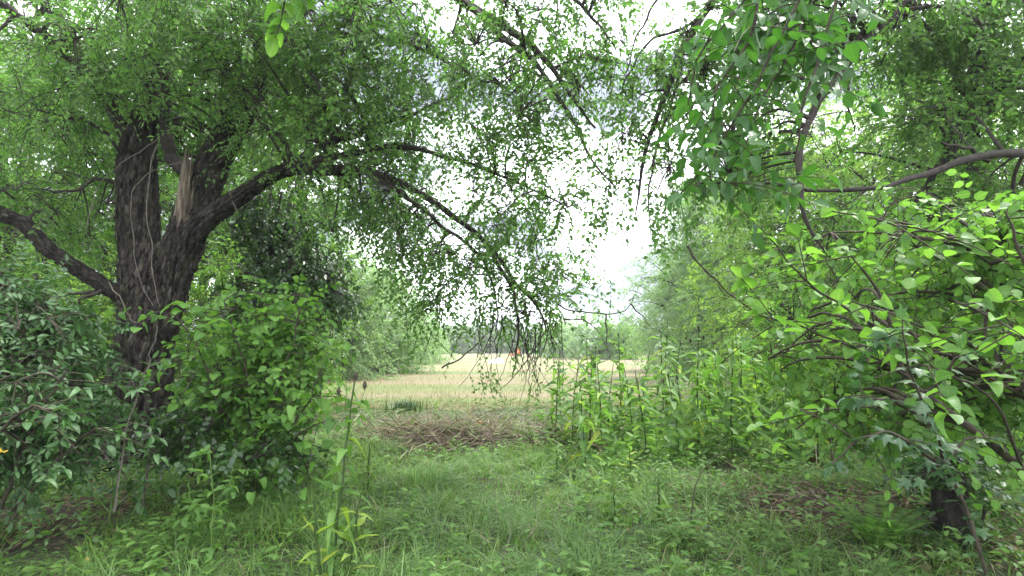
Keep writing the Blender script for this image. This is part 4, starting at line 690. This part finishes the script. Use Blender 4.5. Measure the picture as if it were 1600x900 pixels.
for k, (px, py, lab) in enumerate(((545, 905, 'yellow green young teasel right beside the tall lone teasel'), (500, 915, 'yellow green young teasel at the left foot of the tall lone teasel'))):
    teasel(lab, ground_px(px, py), .62, 193 + k, 'yellow', False, .2, (.1 * (1 - 2 * k), 0), 'young teasels in the grass', 6, .5, 'teasel')
for k, (px, py, h, lab) in enumerate(((575, 760, .5, 'dark low weed in the grass right of the tall teasel'), (985, 745, .42, 'bright rosette of leaves before the tall weeds'), (1030, 800, .4, 'bright leafy plant low in the grass right of centre'), (870, 735, .4, 'leafy weed at the left end of the tall weeds'), (960, 800, .3, 'pale upright leaves in the grass below the tall weeds'), (540, 640, .75, 'drooping weed by the bright bush at the field edge'))):
    teasel(lab, ground_px(px, py), h, 230 + k, 'weed' if k != 1 else 'yellow', False, .17, (0, 0), 'short weeds in the clearing', 6, .12, 'short_weed')

# dark green clump at the field edge
cl = thing('grass_clump', 'dark green pointed clump standing alone at the field edge', 'plant', ground_px(632, 640)); b = Buf(); r6 = np.random.default_rng(6); n = 260; xy = r6.normal(0, .17, (n, 2)) + np.array(cl.location)[:2]
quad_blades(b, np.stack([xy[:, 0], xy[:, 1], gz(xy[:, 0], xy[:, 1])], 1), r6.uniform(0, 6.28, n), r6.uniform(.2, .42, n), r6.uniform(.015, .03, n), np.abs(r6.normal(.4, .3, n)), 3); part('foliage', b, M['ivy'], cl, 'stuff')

# ------------------------------------------------------------------ fern, ivy stump, sticks, single leaves
fp = ground_px(1375, 850); fern = thing('fern', 'green fern with spreading fronds at lower right', 'fern', fp); r7 = np.random.default_rng(77)
for k in range(11):
    a = k / 11 * 6.28 + r7.uniform(-.2, .2); ln = r7.uniform(.38, .6); t = np.linspace(0, 1, 9); p = fp + np.outer(t * ln * .75, [math.cos(a), math.sin(a), 0]) + np.outer(ln * (1.25 * t - .62 * t ** 2.3), [0, 0, 1]); b = Buf(); tubes(b, p[None], np.linspace(.004, .001, 9)[None], 4)
    m = 17; tt = np.linspace(.12, .99, m); pp = np.stack([np.interp(tt, t, p[:, c]) for c in range(3)], 1); tan = nrm(np.gradient(pp, axis=0)); sv = nrm(np.cross(tan, UP)); w = .13 * np.sin(np.pi * (.12 + .86 * tt)) ** .8 * ln * 1.6
    for s in (-1, 1): leaves(b, pp, s * sv + .45 * tan + DOWN * .12, np.cross(sv, tan) * -1 + r7.normal(size=(m, 3)) * .1, w, np.full(m, .032), T4)
    part('frond', b, M['elm'], fern)
sp = ground_px(1490, 850); st = thing('ivy_stump', 'short dark stump wrapped in ivy at lower right', 'stump', sp)
b, p_, r_2 = bark_tube(np.array([sp - [0, 0, .08], sp + [0, 0, .25], sp + [.02, 0, .5], sp + [.0, 0, .72]]), [.16, .11, .10, .07], 31, 7, .15, 7, 24, .5); part('trunk', b, M['bark'], st)
lb, tb = Buf(), Buf(); roots = p_[r7.integers(2, len(p_), 130)] + nrm(r7.normal(size=(130, 3))) * np.array([.24, .24, .18]); roots[:, 2] = np.maximum(roots[:, 2], .12); connect(tb, p_, r_2, roots, 6); sprays(lb, tb, roots, r7.normal(size=(130, 3)) * np.array([1, 1, .5]), r7.uniform(.15, .4, 130), 9, .06, .042, .3, .002, T4, .4, .3)
part('foliage', lb, M['ivy'], st, 'stuff'); part('branchwork', tb, M['twig'], st, 'stuff')
def stick(label, pts, r0, mat='grey_stem', name='fallen_stick', cat='stick', group='fallen sticks'):
    b, p, rr = limb_buf(np.array(pts), r0, r0 * .4, int(abs(pts[0][0]) * 100), 6, 6, .015); o = link(name, b.mesh(name, M[mat])); tag(o, label, cat, group); return o
def gp(px, py, dz=.04): return ground_px(px, py) + UP * dz
stick('long thin fallen stick lying diagonally at the lower right', [gp(1100, 806, .06), gp(1160, 835, .08), gp(1215, 868, .07), gp(1250, 900, .05)], .008)
stick('thick pale fallen stick in the dark hollow by the fern', [gp(1268, 772, .1), gp(1300, 795, .08), gp(1338, 815, .05)], .016)
stick('short pale stick crossing the dark hollow', [gp(1285, 795, .06), gp(1310, 795, .06), gp(1345, 790, .1)], .008)
stick('thin pale stick leaning in the grass at bottom centre', [gp(785, 880, .03), gp(795, 855, .12), gp(797, 835, .2)], .005)
stick('thin stick lying in the grass right of bottom centre', [gp(850, 835, .1), gp(865, 865, .09), gp(878, 899, .07)], .005)
stick('pale stick lying across the brown stalks', [gp(690, 712, .14), gp(720, 700, .18), gp(745, 690, .2)], .014)
stick('pale stick under the left edge of the bright bush', [gp(478, 722, .1), gp(492, 712, .13), gp(515, 706, .1)], .010)
stick('dark arching bramble stem rooted left of the hollow', [gp(1078, 820, 0), P(1085, 770, 4.6), P(1105, 725, 4.7), P(1140, 702, 4.8), P(1172, 705, 4.9)], .006, 'brown_stem', 'arching_bramble', 'bramble', None)
stick('thin dark bare twig arching before the pale willow', [P(1074, 384, 4.2), P(1095, 415, 4.2), P(1130, 450, 4.2), P(1175, 485, 4.2), P(1240, 520, 4.1), P(1330, 575, 4.0)], .009, 'brown_stem', 'bare_twig', 'twig', None)
def single(label, px, py, dz, size, seed, kind='gold'):
    r = np.random.default_rng(seed); p = ground_px(px, py) + UP * dz; o = bpy.data.objects.new('fallen_leaf', BL[kind][0]); COL.objects.link(o); o.location = p; o.scale = (size,) * 3; o.rotation_euler = (r.uniform(-.8, .8), r.uniform(-.9, -.3), r.uniform(0, 6)); tag(o, label, 'leaf', 'yellow leaves')
single('pale yellow leaf standing out at the foot of the tall weeds', 893, 722, .12, .13, 1); single('yellow leaf among the cut stalks before the field', 750, 668, .1, .16, 2); single('yellow dead leaf on the brown bank at lower left', 130, 865, .06, .09, 4)
o = bpy.data.objects.new('fallen_leaf', BL['gold'][1]); COL.objects.link(o); o.location = P(6, 708, 3.1); o.scale = (.09,) * 3; o.rotation_euler = (.5, -.2, 2.6); tag(o, 'orange leaf caught in the bluish bush at the left edge', 'leaf', 'yellow leaves')

# ------------------------------------------------------------------ far field: small orange machine, white sheet
def boxbuf(b, c, s, bev=.15):
    c = np.array(c); s = np.array(s) / 2; v = []
    for z, k in ((-1, 1 - bev), (-.8, 1), (.7, 1), (1, 1 - bev * 1.6)):
        for x_, y_ in ((-1, -1), (1, -1), (1, 1), (-1, 1)): v.append(c + s * np.array([x_ * k, y_ * k, z]))
    f = []
    for l in range(3):
        for j in range(4): a, d = l * 4 + j, l * 4 + (j + 1) % 4; f += [(a, d, a + 4), (d, d + 4, a + 4)]
    f += [(0, 2, 1), (0, 3, 2), (12, 13, 14), (12, 14, 15)]; b.add(v, f)
mo = P(809, 540, 74); mo[2] = gz(mo[0], 74) + .012; mw = thing('mowing_machine', 'small orange machine parked at the far end of the field', 'machine', mo)
b = Buf(); boxbuf(b, mo + [.0, 0, .55], (.9, 1.3, .5)); part('body', b, M['orange'], mw, smooth=False); b = Buf(); boxbuf(b, mo + [.1, .2, 1.05], (.55, .6, .5)); part('seat', b, M['orange'], mw, smooth=False); b = Buf(); boxbuf(b, mo + [-.8, 0, .3], (.9, 1.1, .22)); part('mower_deck', b, M['orange'], mw, smooth=False)
for sx, sy in ((-.35, -.55), (.45, -.55), (-.35, .55), (.45, .55)):
    b = Buf(); q = mo + [sx, sy, .28]; tubes(b, np.array([[q - [.11, 0, 0], q - [.105, 0, 0], q + [.105, 0, 0], q + [.11, 0, 0]]]), np.array([[.02, .28, .28, .02]]), 12); part('wheel', b, M['black'], mw)
for sx in (-.2, .4):
    b = Buf(); q = mo + [sx, .6, .8]; tubes(b, np.array([[q, q + [0, 0, .5], q + [0, -.05, .95]]]), .035, 6); part('roll_bar', b, M['black'], mw)
wp = P(776, 540, 48); b = Buf(); xs = np.linspace(-.75, .75, 13); ys = np.linspace(-.5, .5, 8); X, Y = np.meshgrid(xs, ys); Z = .42 * np.clip(1 - (X / .75) ** 4, 0, 1) * np.clip(1 - (Y / .5) ** 4, 0, 1) * (.8 + .2 * np.sin(X * 5 + Y * 4)); r8 = np.random.default_rng(3)
v = np.stack([X + wp[0], Y + 48, Z + .02 + r8.normal(0, .02, X.shape) * (Z > .02)], -1).reshape(-1, 3); i = (np.arange(7)[:, None] * 13 + np.arange(12)[None]).ravel(); b.add(v, np.concatenate([np.stack([i, i + 1, i + 13], 1), np.stack([i + 1, i + 14, i + 13], 1)]))
o = link('white_sheet', b.mesh('white_sheet', M['white'])); tag(o, 'crumpled white sheet over a low heap on the mown field', 'sheet')

# ------------------------------------------------------------------ thin summer haze over the field
def haze():
    m = bpy.data.materials.new('haze_air'); m.use_nodes = True; nt = m.node_tree; nt.nodes.clear(); o = nt.nodes.new('ShaderNodeOutputMaterial'); v = nt.nodes.new('ShaderNodeVolumePrincipled')
    v.inputs['Color'].default_value = (.93, .96, 1, 1); v.inputs['Density'].default_value = .0009; v.inputs['Anisotropy'].default_value = .3; nt.links.new(v.outputs[0], o.inputs['Volume'])
    b = Buf(); lo = [(-950, -320), (950, -320), (950, 1540), (-950, 1540)]; vs = [(x, y, z) for z in (-1.2, 17) for x, y in lo]
    f = [(0, 2, 1), (0, 3, 2), (4, 5, 6), (4, 6, 7)]
    for j in range(4): k = (j + 1) % 4; f += [(j, k, j + 4), (k, k + 4, j + 4)]
    b.add(vs, f); h = link('haze', b.mesh('haze', m, smooth=False)); tag(h, 'thin pale haze over the field', kind='stuff')
haze()
cy.volume_bounces = 1; cy.volume_max_steps = 64
